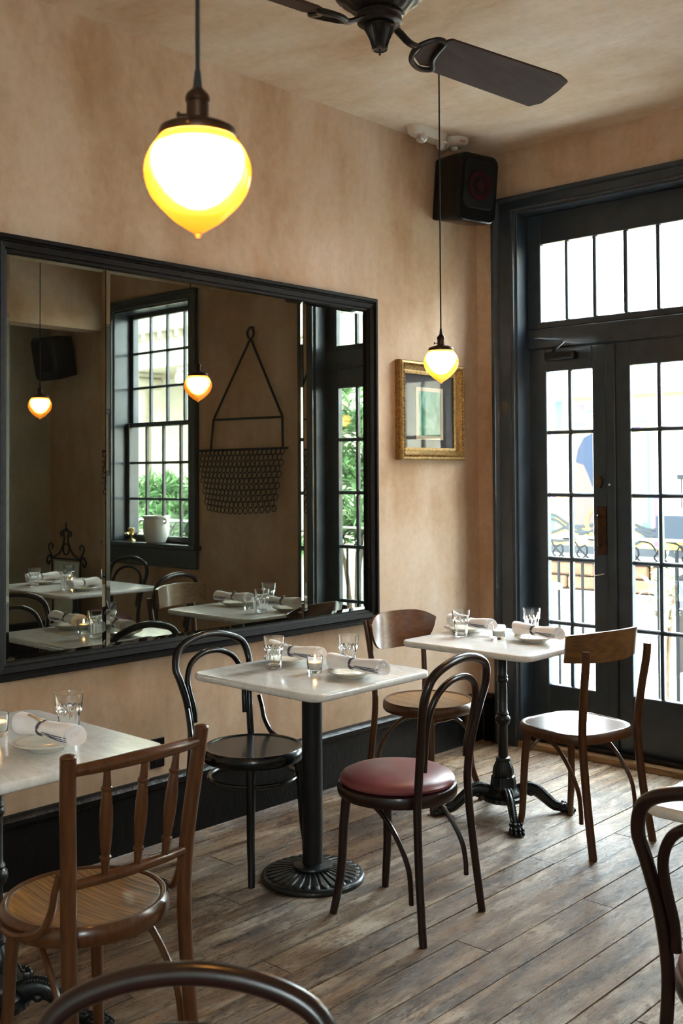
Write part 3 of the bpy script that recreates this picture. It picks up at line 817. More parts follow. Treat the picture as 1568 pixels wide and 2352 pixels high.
back_panel(sq, .232, 0, 0, 0, .40, -.208, .10, W_OAK, .016, shape=lambda u: (.742+.006*u*u, .866-.010*u*u))

# ================================================================== TABLEWARE
def tumbler():
    H, seg = .122, 72
    mb = MB()
    def ro(z):
        base = .0305 + (.0405-.0305)*(z/H)
        return base
    outer = []
    zs = [0, .002, .006, .02, .04, .058, .066, .071, .075, .079, .084, .090, .105, .118, H]
    rings = []
    for z in zs:
        ring = []
        for i in range(seg):
            a = 2*PI*i/seg; r = ro(z)
            ph = (i*12/seg) % 1.0; sc_ = abs(math.sin(PI*ph))      # scallops
            lim = .070+.010*sc_
            k = 1.0 if z < lim else max(0, 1-(z-lim)/.004)
            r -= k*(.0030+.0014*sc_) * (1 if z > .003 else .8)
            bulge = math.exp(-((z-.080)/.006)**2)*.0010; r += bulge
            if z < .002: r -= .003
            ring.append((r*math.cos(a), r*math.sin(a), z))
        rings.append(ring)
    inner = []
    for z in (H, .100, .075, .05, .03, .018, .0145):
        r = ro(z)-.0030-(.0022 if z < .07 else 0)
        if z == H: r = ro(z)-.0018
        if z == .0145: r = .016
        inner.append([(r*math.cos(2*PI*i/seg), r*math.sin(2*PI*i/seg), z) for i in range(seg)])
    mb.layers(rings+inner)
    return mb.mesh('glass_tumbler', GLASS, ang=35)
TUMB = tumbler()
def glass_at(x, y, rz, label, group='water tumblers'):
    o = bpy.data.objects.new('glass_tumbler', TUMB); COL.objects.link(o); o.location = (x, y, TZ+.0005); o.rotation_euler = (0, 0, rz)
    return tag(o, label, 'glass', group)
def plate_proto():
    t = thing('side_plate', '', 'plate')
    MB().lathe([(.0005, .003), (.040, .003), (.044, .0), (.048, .003), (.060, .010), (.076, .0165), (.0815, .0195), (.0825, .0215), (.081, .0225), (.074, .0195), (.056, .0115), (.048, .0085), (.0005, .0080)], 64).build('dish', CREAM, t)
    for r in (.0775, .0735):
        MB().lathe([(r-.0010, .0214-(.081-r)*.42+.0004), (r, .0214-(.081-r)*.42+.0012), (r+.0010, .0214-(.081-r)*.42+.0008)], 64, cap=False).build('rim_stripe', STRIPE, t)
    return t
PLATE = plate_proto(); pl_used = [False]
def plate_at(x, y, label):
    o = place(PLATE, pl_used[0], (x, y, TZ+.0005), random.uniform(0, 6), label, 'side plates'); o.scale = (1.1, 1.1, 1.1); pl_used[0] = True; return o
def napkin_proto():
    t = thing('rolled_napkin', '', 'napkin')
    L = .215; n = 30; seg = 28; rings = []
    rnd = random.Random(5)
    def sect(i):
        u = i/n; x = (u-.5)*L
        r = .0225 + .0025*math.cos(u*7) + .0035*math.exp(-((u-.06)/.10)**2)
        pinch = math.exp(-((u-.44)/.035)**2)*.0032
        return x, r-pinch
    for i in range(n+1):
        x, r = sect(i); ring = []
        for k in range(seg):
            a = 2*PI*k/seg
            wr = .0012*math.sin(3*a+i*.35)+.0010*math.sin(7*a-i*.6)*math.exp(-((i/n-.44)/.2)**2)
            xx = x + (.010*math.cos(a+.6) if i == n else 0) - (.012*math.cos(a-.8) if i == 0 else 0)
            ring.append((xx, (r+wr)*1.12*math.cos(a), (r+wr)*.92*math.sin(a)))
        rings.append(ring)
    def inset(ring, kx, f):
        c = Vector((sum(p[0] for p in ring)/seg, 0, 0)); return [(p[0]+kx, p[1]*f, p[2]*f) for p in ring]
    body = [inset(rings[0], .012, .35), inset(rings[0], .010, .55), inset(rings[0], .001, .80)]+rings+[inset(rings[-1], -.001, .80), inset(rings[-1], -.012, .55), inset(rings[-1], -.016, .35)]
    bd = MB().layers(body).build('cloth_roll', CLOTH, t, ang=60)
    # spiral inner fold at the open end
    spv = MB(); pts = []
    for i in range(22):
        a = i*.55; r = .004+.0006*i; pts.append((L/2-.004+.004*math.sin(a), r*1.1*math.cos(a), r*.9*math.sin(a)))
    spv.tube(pts, .0018, 6).build('fold', CLOTH, bd)
    for a0 in (-.10, -.30, -.50):
        pts = []
        for i in range(14, n+1):
            x, r = sect(i); a = a0 + .12*math.sin(i*.3)*.3; wr = .0012*math.sin(3*a+i*.35)+.0010*math.sin(7*a-i*.6)*math.exp(-((i/n-.44)/.2)**2)
            pts.append((x, -(r+wr+.0002)*1.12*math.cos(a), (r+wr+.0002)*.92*math.sin(a)))
        MB().tube(pts, .0011, 5).build('woven_stripe', STRIPE, t)
    x, r = sect(13); r += .0012
    tw = MB()
    for dx in (-.0035, 0, .0035):
        tw.tube([(x+dx, (r+.0006)*1.12*math.cos(2*PI*k/30), (r+.0006)*.92*math.sin(2*PI*k/30)) for k in range(30)], .0016, 6, closed=True)
    tw.build('twine', TWINE, t)
    fk = MB()
    m = Matrix.Translation((x-.001, -.006, r*.92+.001)) @ Matrix.Rotation(math.radians(38), 4, 'Z') @ Matrix.Rotation(math.radians(26), 4, 'Y')
    fk.box(-.014, -.001, -.0085, .0085, -.0007, .0007, .0005, m)
    for yy in (-.0068, -.0023, .0023, .0068): fk.box(-.036, -.013, yy-.0012, yy+.0012, -.0006, .0006, .0004, m)
    fk.tube([(-.002, 0, 0), (.020, 0, -.003)], .0025, 6, m=m)
    fk.build('fork', STEEL, t)
    return t
NAP = napkin_proto(); nu = [False]
def napkin_at(x, y, rz, label):
    o = place(NAP, nu[0], (x, y, TZ+.0510), rz, label, 'rolled napkins'); o.scale = (1.12, 1.15, 1.15); nu[0] = True; return o
def votive(x, y, label, lit):
    t = thing('votive_candle', label, 'candle', (x, y, TZ+.0005), 0, 'glass votives')
    H = .062
    MB().lathe([(.0005, 0), (.0255, 0), (.027, .002), (.0275, .012), (.0300, .058), (.0298, H), (.0282, H), (.0275, .055), (.0255, .016), (.0240, .013), (.0005, .012)], 48).build('glass_cup', GLASS, t)
    wx = MB().lathe([(.0005, .0128), (.0235, .0135), (.0250, .016), (.0265, .036), (.0240, .0385), (.0005, .0375)], 40).build('wax', WAX, t)
    MB().tube([(0, 0, .037), (0, .0005, .044)], .0008, 5).build('wick', CLOTH_CORD, wx)
    if lit:
        f = MB().lathe([(.0004, .041), (.0030, .044), (.0042, .048), (.0030, .054), (.0012, .060), (.0003, .063)], 12).build('flame', FLAME, t)
    return t
# centre table
glass_at(.600, 2.790, .2, 'empty tumbler at the wall side of the centre table, in front of a napkin roll')
glass_at(.790, 3.000, .9, 'empty tumbler behind the nearest napkin roll on the centre table')
plate_at(.548, 2.905, 'side plate half hidden behind a tumbler on the centre table')
plate_at(.930, 2.862, 'side plate under the napkin roll nearest the red-seated chair')
napkin_at(.600, 2.905, math.radians(8), 'rolled napkin behind the tumbler at the wall side of the centre table')
napkin_at(.960, 2.858, math.radians(3), 'rolled napkin on the plate nearest the red-seated chair')
votive(.772, 2.836, 'lit votive candle in a clear glass on the centre table', True)
# far table
glass_at(.668, 3.886, .4, 'empty tumbler at the wall side of the table beside the door')
glass_at(.880, 4.135, 1.2, 'empty tumbler in front of the door panes')
plate_at(.590, 4.010, 'side plate at the wall side of the table beside the door')
plate_at(.990, 3.985, 'side plate near the square-backed chair on the table beside the door')
napkin_at(.640, 4.000, math.radians(-4), 'rolled napkin behind the tumbler on the table beside the door')
napkin_at(1.010, 3.975, math.radians(-8), 'rolled napkin with blue stripes on the table beside the door')
votive(.833, 3.944, 'unlit votive candle on the table beside the door', False)
# left table
glass_at(.918, 1.690, .7, 'tumbler on the marble table at the left edge')
plate_at(.992, 1.572, 'blue-striped side plate on the marble table at the left edge')
napkin_at(.985, 1.580, math.radians(4), 'blue-striped napkin roll with a fork on the left edge table')
votive(.760, 1.560, 'lit votive candle cut off by the left edge', True)
# table seen in the mirror
for gx, gy, gl in ((2.45, 3.80, 'tumbler nearest the mirror divider in the reflected table setting'), (2.36, 4.05, 'tumbler beside a napkin roll at the far end of the reflected table'), (2.80, 3.78, 'tumbler in front at the left of the reflected table'), (2.86, 4.08, 'tumbler at the back left of the reflected table')):
    glass_at(gx, gy, gx, gl)
for px_, py_, pl in ((2.34, 3.86, 'side plate at the right end of the reflected table'), (2.90, 3.90, 'side plate at the left end of the reflected table')):
    plate_at(px_, py_, pl)
for px_, py_, a, pl in ((2.34, 3.86, 1.3, 'rolled napkin at the right end of the reflected table'), (2.90, 3.90, 1.5, 'rolled napkin at the left end of the reflected table')):
    napkin_at(px_, py_, a, pl)
votive(2.62, 3.95, 'small votive candle in the middle of the reflected table', True)

# ================================================================== PENDANT LAMPS
def pendant_proto():
    t = thing('pendant_lamp', '', 'lamp')
    R = .0735
    #            z measured from the globe's tip = 0
    prof = [(.0005, -.003), (.004, -.002), (.006, .003), (.013, .0075), (.032, .0200), (.0450, .0320), (.0565, .0440), (.0655, .0570), (.0712, .0720), (R, .0880), (.0712, .1030), (.0650, .1170), (.0560, .1300), (.0500, .1380), (.0480, .1430)]
    P = cr([(r, 0, z) for r, z in prof], 5)
    rib = [(p.x*(1+.005*math.sin(p.z*1150)), p.z) for p in P]
    MB().lathe(rib, 64, cap=False).build('glass_globe', SHADE, t, label='ribbed amber glass globe')
    bp = [(.0005, .041), (.014, .044), (.027, .053), (.041, .069), (.051, .085), (.0545, .098), (.0535, .111), (.0490, .121), (.030, .127), (.0005, .128)]
    MB().lathe(bp, 40).build('bulb', BULB, t)
    MB().lathe([(.0485, .134), (.0525, .135), (.0535, .141), (.0515, .147), (.042, .152), (.020, .157), (.018, .159)], 48, cap=False).build('shade_cap', BRONZE, t)
    so = MB().lathe([(.018, .156), (.0185, .160), (.0155, .162), (.0155, .184), (.0172, .186), (.0172, .191), (.0150, .196), (.0100, .201), (.0075, .204)], 32).build('socket', BRONZE, t)
    MB().tube([(-.015, 0, .168), (-.024, 0, .168)], .0020, 6).ball((-.027, 0, .168), .0052, 8, 6, .6, 1, 1).build('switch_key', BRONZE, so)
    for a in (.5, 2.6, 4.7):
        MB().tube([(.050*math.cos(a), .050*math.sin(a), .141), (.058*math.cos(a), .058*math.sin(a), .141)], .0022, 6).build('thumb_screw', BRONZE, t)
    MB().lathe([(.0070, .203), (.0062, .208), (.0044, .226), (.0036, .230)], 16).build('strain_relief', CLOTH_CORD, t)
    return t
PEND = pendant_proto()
pd1 = copy_tree(PEND); pd2 = copy_tree(PEND)
for o_, (x_, y_, z_), lab in ((PEND, (2.405, .934, 1.829), 'large-looking amber globe pendant nearest the camera, at upper left'), (pd1, (.810, 3.568, 1.882), 'small-looking amber globe pendant hanging in front of the gilded picture'), (pd2, (2.50, 3.64, 1.86), 'amber globe pendant seen only in the left mirror panel')):
    o_.location = (x_, y_, z_); o_.rotation_euler = (0, 0, YAW-.1); o_['label'] = lab; o_['group'] = 'amber globe pendants'
    MB().tube([(0, 0, .228), (0, 0, HC-z_-.02)], .0032, 8).build('cord', CLOTH_CORD, o_)
    MB().lathe([(.050, HC-z_-.022), (.055, HC-z_-.016), (.055, HC-z_-.001)], 32).build('ceiling_rose', BRONZE, o_)

# ================================================================== CEILING FAN
fan = thing('ceiling_fan', 'dark ornate ceiling fan with two long brown blades', 'fan', (1.575, 2.290, 2.712))
FAN_DK = simple('dark_bronze_fan', (.014, .009, .007), .40, metal=.4, var=.5, vs=40, bmp=.5)
BLADE = wood('fan_blade_wood', (.030, .016, .011), (.060, .034, .024), (16, 2, 10), coat=0, rough=.6, figure=False, spec=.15)
def flutef(r, z, a): return r*(1+.05*math.cos(a*28)) if .009 < z < .062 else r
MB().lathe([(.0005, .003), (.018, .003), (.021, 0), (.0225, .003), (.022, .010), (.027, .029), (.036, .050), (.042, .061), (.045, .063), (.045, .069), (.038, .072)], 112, fn=flutef).build('switch_housing', FAN_DK, fan)
MB().tube([(0, 0, -.014), (0, 0, .006)], .0022, 6).ball((0, 0, -.012), .0035, 8, 6).build('pull_chain', FAN_DK, fan)
def orna(r, z, a):
    if .105 < z < .235: return r*(1+.035*math.sin(a*7+8*math.sin((z-.10)*50))*math.sin((z-.10)*24)+.02*math.cos(a*16+z*90))
    return r
hz = [(.038, .072), (.058, .074), (.064, .078), (.064, .092), (.068, .096), (.068, .102), (.064, .106)]
hz += [(.074+.078*math.sin((k/14)*PI/2), .109+.105*k/14) for k in range(15)]
hz += [(.153, .222), (.156, .232), (.150, .245), (.110, .255), (.08, .270), (.05, .285), (.03, .300), (.016, .355)]
MB().lathe(hz, 96, fn=orna).build('motor_housing', FAN_DK, fan)
MB().tube([(0, 0, .35), (0, 0, HC-2.712-.06)], .014, 14).build('down_rod', FAN_DK, fan)
MB().lathe([(.016, HC-2.712-.085), (.05, HC-2.712-.075), (.065, HC-2.712-.04), (.068, HC-2.712-.002)], 40).build('canopy', FAN_DK, fan)
fa = math.radians(82.5)
for k in range(2):
    ang = fa+k*PI
    Mz = Matrix.Rotation(ang, 4, 'Z')
    pitch = math.radians(-20)
    Mb = Mz @ Matrix.Translation((0, 0, .050)) @ Matrix.Rotation(pitch, 4, 'X')
    out = []
    hw0, hw1, r0, r1 = .066, .080, .215, .775
    out += [(r0+.020, -hw0), (r1-.055, -hw1), (r1-.006, -hw1+.012), (r1, -hw1+.060), (r1-.006, hw1-.03), (r1-.04, hw1), (r0+.060, hw0+.004), (r0+.035, hw0-.012), (r0+.022, hw0-.040), (r0+.004, hw0-.055), (r0-.004, -.030), (r0+.002, -.050)]
    out = [(x_, y_) for x_, y_ in out]
    MB().prism(out, -.004, .004, Mb).build('fan_blade', BLADE, fan, smooth=False)
    br = MB()
    arm = cr([Mz @ Vector((.050, 0, .086)), Mz @ Vector((.080, 0, .070)), Mz @ Vector((.115, 0, .052)), Mz @ Vector((.150, 0, .048))], 6)
    br.tube(arm, .0115, 10, flat=((0, 0, 1), 1.2, .7))
    lp = cr([(.148, 0, -.004), (.165, .048, -.004), (.215, .072, -.005), (.262, .058, -.006), (.232, .022, -.006), (.222, -.012, -.006), (.214, -.050, -.006), (.180, -.046, -.004)], 6, closed=True)
    br.tube([Mb @ p for p in lp], .0085, 8, closed=True)
    br.build('blade_iron', FAN_DK, fan)
    MB().prism([(.165, -.030), (.222, -.045), (.232, .02), (.252, .055), (.215, .062), (.172, .040)], -.002, .002, Mb).build('blade_plate', BLADE, fan, smooth=False)

# ================================================================== SPEAKERS, ALARM, EMERGENCY LIGHT
def speaker(label, loc, rz, tilt):
    t = thing('wall_speaker', label, 'speaker', loc, rz, 'black wall speakers'); t.rotation_euler = (0, tilt, rz)
    W2, H2, D = .135, .180, .225          # local +x = outward
    rings = []
    for x_, k in ((0, .90), (.02, .92), (.15, 1.0), (D-.02, 1.0), (D-.006, .985), (D, .95)):
        o_ = rrect(W2*k, H2*k, .045 if x_ > .1 else .012, 6); rings.append([(x_, a, c) for a, c in o_])
    MB().layers(rings).build('cabinet', PLAST_BLK, t, ang=35)
    MB().layers([[(D-.001, a, c+.02) for a, c in rrect(W2*.82, H2*.72, .04, 6)], [(D+.006, a, c+.02) for a, c in rrect(W2*.80, H2*.70, .04, 6)]]).build('grille', PLAST_MAT, t)
    mx = Matrix.Translation((D+.004, 0, .012)) @ Matrix.Rotation(PI/2, 4, 'Y')
    MB().lathe([(.075, 0), (.078, .006), (.070, .007), (.050, .003)], 40, mx, cap=False).lathe([(.030, .003), (.028, .008), (.010, .009), (.0005, .0092)], 32, mx, cap=False).build('woofer_cone', RED_CONE, t)
    MB().box(-.045, 0, -.03, .03, -.05, .05, .004).build('bracket', PLAST_MAT, t, smooth=False)
    return t
speaker('black wall speaker with a dark red cone in the corner above the French door', (.046, 4.672, 3.040), math.radians(-13), math.radians(6))
speaker('black wall speaker high in the far corner, seen in the left mirror panel', (WX-.30, WY-.05, 2.50), math.radians(-98), math.radians(11))
el = thing('emergency_light', 'beige twin-head emergency light on the ceiling above the speaker', 'light', (.115, 4.375, HC))
MB().layers([[(a, c, -.0005) for a, c in rrect(.045, .135, .03)], [(a, c, -.035) for a, c in rrect(.042, .130, .03)], [(a, c, -.045) for a, c in rrect(.034, .120, .028)]][::-1]).build('housing', PLAST_WHT, el)
for dy in (-.075, .100):
    m = Matrix.Translation((.020, dy, -.052)) @ Matrix.Rotation(math.radians(140), 4, 'X') @ Matrix.Rotation(.5, 4, 'Y')
    h_ = MB().lathe([(.014, -.02), (.026, -.008), (.030, .012), (.030, .018)], 28, m).build('lamp_head', PLAST_WHT, el)
    MB().lathe([(.028, .0185), (.020, .022), (.0005, .0235)], 28, m, cap=False).build('lens', STEEL, h_)
MB().ball((.030, .02, -.041), .0035, 8, 6).build('status_led', LED, el)
sa = thing('smoke_alarm', 'round off-white fire alarm with red lettering on the ceiling by the speaker', 'alarm', (.125, 4.600, HC))
MB().lathe([(.030, -.042), (.055, -.036), (.072, -.020), (.076, -.001)], 48).build('housing', PLAST_WHT, sa)
MB().lathe([(.0005, -.062), (.010, -.061), (.018, -.054), (.020, -.0425)], 24).build('sensor', PLAST_WHT, sa)
fc = bpy.data.curves.new('fire_text', 'FONT'); fc.body = 'FIRE'; fc.size = .021; fc.align_x = 'CENTER'; fc.extrude = .0004
fo = bpy.data.objects.new('tmp_text', fc); COL.objects.link(fo)
bpy.context.view_layer.update()
me = bpy.data.meshes.new_from_object(fo.evaluated_get(bpy.context.evaluated_depsgraph_get())); COL.objects.unlink(fo)
me.materials.clear(); me.materials.append(RED_TXT)
lt = bpy.data.objects.new('lettering', me); COL.objects.link(lt); lt.parent = sa
lt.location = (.047, .037, -.0325); lt.rotation_euler = (math.radians(180-38), 0, math.radians(-52)); lt.rotation_mode = 'XYZ'
ta = -.30
nrm = Vector((math.cos(ta), math.sin(ta), -1.1)).normalized()
xa = Vector((-math.sin(ta), math.cos(ta), 0)); ya = nrm.cross(xa)
Mt = Matrix((xa, ya, nrm)).transposed().to_4x4(); Mt.translation = Vector((.0655*math.cos(ta), .0655*math.sin(ta), -.0305))
lt.matrix_local = Mt

# ================================================================== THINGS SEEN IN THE MIRROR
hang = thing('wall_net_hanging', 'iron triangle wall hanging with a chain-mesh basket, reflected in the mirror', 'wall decor', (0, 0, 0))
HY = WY-.03
MB().tube([(1.906+.032*math.cos(2*PI*i/24), HY, 2.475+.036*math.sin(2*PI*i/24)) for i in range(24)], .008, 8, closed=True).build('ring', IRON, hang)
MB().tube([(1.906, WY-.002, 2.52), (1.906, HY-.01, 2.515)], .006, 6).build('hook', IRON, hang)
for a, c in (((1.906, HY, 2.44), (2.30, HY, 1.89)), ((1.906, HY, 2.44), (1.595, HY, 1.89)), ((2.30, HY, 1.89), (1.595, HY, 1.885)), ((2.30, HY, 1.89), (2.33, HY, 1.675)), ((1.595, HY, 1.89), (1.590, HY, 1.675)), ((2.50, HY, 1.672), (1.545, HY, 1.676))):
    MB().tube([a, c], .0085, 8).build('rod', IRON, hang)
net = MB()
for j in range(11):
    nn = 20 - j//2
    for i in range(nn):
        u = (i+(.5 if j % 2 else 0))/(nn-.5)
        xx = 1.58+(2.46-1.58)*u + (1.98-(1.58+(2.46-1.58)*u))*.22*(j/10)
        zz = 1.655-.0385*j - .02*math.sin(u*PI)*(j/10)
        yy = HY-.01-.05*math.sin(u*PI)*(j/10)
        net.tube([(xx+.021*math.cos(2*PI*q/10), yy+.004*math.sin(2*PI*q/10), zz+.021*math.sin(2*PI*q/10)) for q in range(10)], .0038, 4, closed=True)
net.build('chain_mesh', IRON, hang, kind='stuff')
pot = thing('ceramic_pot', 'white glazed pot standing on the window sill', 'pot', (3.05, WY+.035, NZ0+.001))
MB().lathe([(.0005, .004), (.068, .004), (.072, 0), (.074, .006), (.092, .05), (.100, .10), (.099, .15), (.094, .178), (.100, .186), (.106, .196), (.104, .204), (.096, .203), (.090, .185), (.090, .14), (.06, .03), (.0005, .02)], 48).build('vessel', simple('white_glaze', (.72, .72, .66), .3, coat=.4), pot)
for a, c in ((.099, -1), (.099, 1)):
    MB().tube(cr([(c*.096, 0, .150), (c*.122, 0, .155), (c*.122, 0, .180), (c*.098, 0, .176)], 4), .007, 8).build('handle', simple('white_glaze_lug', (.70, .70, .64), .3, coat=.4), pot)
ch = thing('brass_candleholder', 'small brass lotus candleholder on the window sill', 'candleholder', (3.36, WY+.03, NZ0+.001))
MB().lathe([(.0005, 0), (.036, 0), (.030, .008), (.010, .02), (.008, .05), (.022, .07), (.026, .10), (.022, .102), (.0005, .08)], 24).build('stem', BRASS, ch)
for k in range(8):
    a = 2*PI*k/8; m = Matrix.Rotation(a, 4, 'Z')
    MB().tube(cr([(.010, 0, .045), (.035, 0, .050), (.052, 0, .066)], 4), [.012]*8+[.003], 8, m=m, flat=((0, 0, 1), 1, .2)).build('petal', BRASS, ch)
ir = thing('iron_scroll_stand', 'black wrought-iron scroll-topped stand with a pale board standing in for a bright mirror in the far corner of the reflection', 'stand', (4.05, WY-.16, 0))
pf = []
MB().box(-.19, .17, -.006, .006, .12, .80, .003).build('mirror_standin', simple('painted_mirror_reflection', (.68, .78, .70), .25, coat=.4), ir, smooth=False)  # pale green paints in the window light this mirror would reflect
for s in (-1, 1):
    MB().tube(cr([(s*.20, 0, 0), (s*.20, 0, .50), (s*.21, 0, .78), (s*.25, 0, .84), (s*.29, 0, .80), (s*.265, 0, .765), (s*.245, 0, .795)], 6), .009, 8).build('upright', IRON, ir)
    MB().tube(cr([(s*.20, 0, .82), (s*.26, 0, .90), (s*.235, 0, .94), (s*.20, 0, .92), (s*.215, 0, .895)], 6), .007, 8).build('scroll', IRON, ir)
    MB().tube(cr([(s*.18, 0, .83), (s*.09, 0, .87), (s*.03, 0, .97), (s*.045, 0, 1.04), (s*.075, 0, 1.035), (s*.065, 0, 1.0)], 6), .008, 8).build('scroll', IRON, ir)
    MB().tube([(s*.20, -.006, .01), (s*.20, .12, .01)], .008, 8).build('foot', IRON, ir)
MB().tube([(.045*math.cos(2*PI*i/20), 0, .90+.045*math.sin(2*PI*i/20)) for i in range(20)], .007, 8, closed=True).build('ring', IRON, ir)
MB().tube([(-.21, 0, .82), (.21, 0, .82)], .008, 8).tube([(-.20, 0, .10), (.20, 0, .10)], .008, 8).build('crossbar', IRON, ir)
MB().ball((0, 0, 1.06), .022, 8, 6, 1, .4, 1).ball((0, 0, 1.10), .012, 8, 6, 1, .4, 1.8).ball((-.03, 0, 1.05), .014, 8, 6, 1, .4, 1).ball((.03, 0, 1.05), .014, 8, 6, 1, .4, 1).build('finial', IRON, ir)
p2 = thing('framed_picture', 'dark-framed picture on the far wall at the left edge of the mirror', 'picture', (0, 0, 0))
def rw(mb): return mb
MB().box(WX-.022, WX-.0005, 4.02, 4.06, 1.50, 2.06, .003).box(WX-.022, WX-.0005, 4.36, 4.40, 1.50, 2.06, .003).box(WX-.022, WX-.0005, 4.06, 4.36, 1.50, 1.54, .003).box(WX-.022, WX-.0005, 4.06, 4.36, 2.02, 2.06, .003).build('frame', W_BROWN, p2, smooth=False)
MB().box(WX-.010, WX-.0006, 4.06, 4.36, 1.54, 2.02).build('print', MATCREAM, p2, smooth=False)

# ================================================================== OUTSIDE
GZ = -.22
PAVE = simple('pale_paving', (.34, .34, .33), .8, spec=0, var=.12, vs=3)
gr = MB().box(-40, 40, WY+.25, 60, GZ-.2, GZ).build('ground', PAVE, smooth=False); gr['kind'] = 'structure'
WHITE = simple('white_render', (.42, .42, .41), .8, spec=0, var=.05, vs=4)
STONE = simple('tan_stone', (.070, .042, .026), .9, spec=0, var=.3, vs=9)
DKIRON = simple('black_iron_rail', (.012, .013, .014), .5, spec=0)
# railing
rail_ = thing('balcony_railing', 'black wrought-iron railing with scrollwork outside the French door', 'railing', (0, 6.3, 0))
MB().box(-1.6, 5.6, -.012, .012, 1.062, 1.080, .003).build('top_rail', simple('pale_rail_top', (.35, .36, .37), .3, spec=0), rail_, smooth=False)
MB().box(-1.6, 5.6, -.010, .010, .905, .920, .003).build('lower_rail', DKIRON, rail_, smooth=False)
MB().box(-1.6, 5.6, -.010, .010, -.12, -.10, .003).build('bottom_rail', DKIRON, rail_, smooth=False)
bal = MB().box(-.007, .007, -.007, .007, GZ, .906).mesh('baluster', DKIRON, False)
scr = MB().tube(cr([(-.10, 0, 1.060), (-.02, 0, 1.045), (.03, 0, .985), (.10, 0, .925)], 6), .0065, 6).tube(cr([(-.155, 0, 1.000), (-.115, 0, 1.015), (-.105, 0, .965), (-.145, 0, .930), (-.18, 0, .955), (-.165, 0, .985)], 6), .006, 6).mesh('scroll', DKIRON)
for i in range(40):
    o = bpy.data.objects.new('baluster', bal); COL.objects.link(o); o.parent = rail_; o.location = (-1.55+.18*i, 0, 0)
    if i % 1 == 0 and i < 38:
        s = bpy.data.objects.new('scroll', scr); COL.objects.link(s); s.parent = rail_; s.location = (-1.45+.185*i, 0, 0)
# patio table outside
pt = thing('patio_table', 'white round patio table outside the left door leaf', 'table', (-.42, 5.93, 0))
MB().lathe([(.0005, .742), (.31, .742), (.325, .750), (.325, .765), (.315, .772), (.0005, .772)], 48).build('table_top', WHITE, pt)
for k in range(3):
    a = k*2*PI/3+.4; MB().tube([(.05*math.cos(a), .05*math.sin(a), .74), (.24*math.cos(a), .24*math.sin(a), GZ)], .012, 8).build('leg', DKIRON, pt)
# low stone wall
sw = thing('stone_wall', 'low tan stone garden wall beyond the railing', 'wall', (0, 8.6, 0))
MB().box(-3.2, -.55, .02, .24, GZ, .70).build('core', simple('dark_mortar', (.02, .018, .016), .9, spec=0), sw, smooth=False)
MB().box(-3.2, -.55, -.05, .02, GZ, .43, .01).build('rendered_base', WHITE, sw, smooth=False)
for r in range(2):
    xx = -3.2
    while xx < -.60:
        wd = random.uniform(.20, .32); e = min(xx+wd, -.55)
        MB().box(xx+.010, e-.010, -.03+random.uniform(-.01, .01), .10, .445+r*.125, .555+r*.125, .015).build('stone', STONE, sw, smooth=False)
        xx = e
MB().box(-3.25, -.5, -.06, .28, .70, .74, .01).build('coping', simple('pale_coping', (.10, .10, .09), .8, spec=0), sw, smooth=False)
# painted building opposite
mu = thing('mural_building', 'low building across the street painted with a colourful mural', 'building', (0, 14, 0))
MB().box(-9, -2.2, 0, 4, GZ, 2.62).build('wall', simple('mural_ground', (.74, .42, .05), .85, spec=0), mu, smooth=False)
MB().box(-9.1, -2.1, -.15, 4.1, 2.62, 2.74).build('eave', WHITE, mu, smooth=False)
MB().box(-9, -2.2, -.04, 0, GZ, .42).build('plinth', simple('dark_plinth', (.02, .022, .024), .8, spec=0), mu, smooth=False)
MUR = {n: simple('mural_'+n, c, .85, spec=0) for n, c in dict(yellow=(.75, .42, .05), blue=(.035, .11, .28), pale=(.12, .19, .28), violet=(.07, .035, .20), pink=(.32, .035, .13), green=(.035, .18, .06), hair=(.014, .018, .027), skin=(.048, .034, .030), grey=(.018, .020, .022), cream=(.74, .62, .42), gold=(.30, .15, .025)).items()}
def shape(name, col, pts, d=.012):
    m = Matrix.Rotation(PI/2, 4, 'X')
    MB().prism(pts, 0, d, m).build(name, MUR[col], mu, smooth=False)
def rect(col, x0, x1, z0, z1, d): shape('painted_block', col, [(x0, z0), (x1, z0), (x1, z1), (x0, z1)], d)
rect('pale', -5.6, -4.95, 1.45, 2.10, .006); rect('blue', -5.0, -4.88, 2.15, 2.58, .006); rect('pale', -5.6, -4.70, 2.18, 2.60, .005)
rect('pink', -4.62, -4.50, 2.25, 2.52, .006); rect('green', -4.75, -4.48, 2.18, 2.25, .007); rect('blue', -4.46, -4.2, 2.38, 2.43, .006)
rect('violet', -5.08, -5.00, .92, 1.18, .006); rect('pale', -4.98, -4.80, .85, 1.12, .006); rect('green', -5.12, -5.02, .62, .86, .007)
rect('blue', -3.52, -3.46, .70, 2.1, .006); rect('violet', -3.42, -3.30, .45, 1.6, .006); rect('pink', -3.42, -3.36, 1.55, 1.95, .007); rect('pale', -3.46, -3.30, 1.0, 2.05, .005)
rect('green', -3.60, -3.50, .55, .80, .007); rect('cream', -3.28, -2.3, .9, 2.55, .006); rect('blue', -3.9, -3.5, 2.2, 2.25, .006); rect('violet', -3.85, -3.6, 2.1, 2.17, .006)
shape('painted_face', 'skin', [(-4.10, 2.00), (-4.45, 1.95), (-4.62, 1.72), (-4.70, 1.50), (-4.73, 1.28), (-4.80, 1.12), (-4.76, 1.04), (-4.80, .98), (-4.76, .90), (-4.74, .82), (-4.66, .72), (-4.50, .70), (-4.45, .45), (-4.05, .45)], .010)
shape('painted_hair', 'hair', [(-3.95, 2.15), (-4.30, 2.12), (-4.52, 2.02), (-4.62, 1.85), (-4.66, 1.66), (-4.52, 1.62), (-4.45, 1.48), (-4.38, 1.30), (-4.25, 1.25), (-3.95, 1.3)], .014)
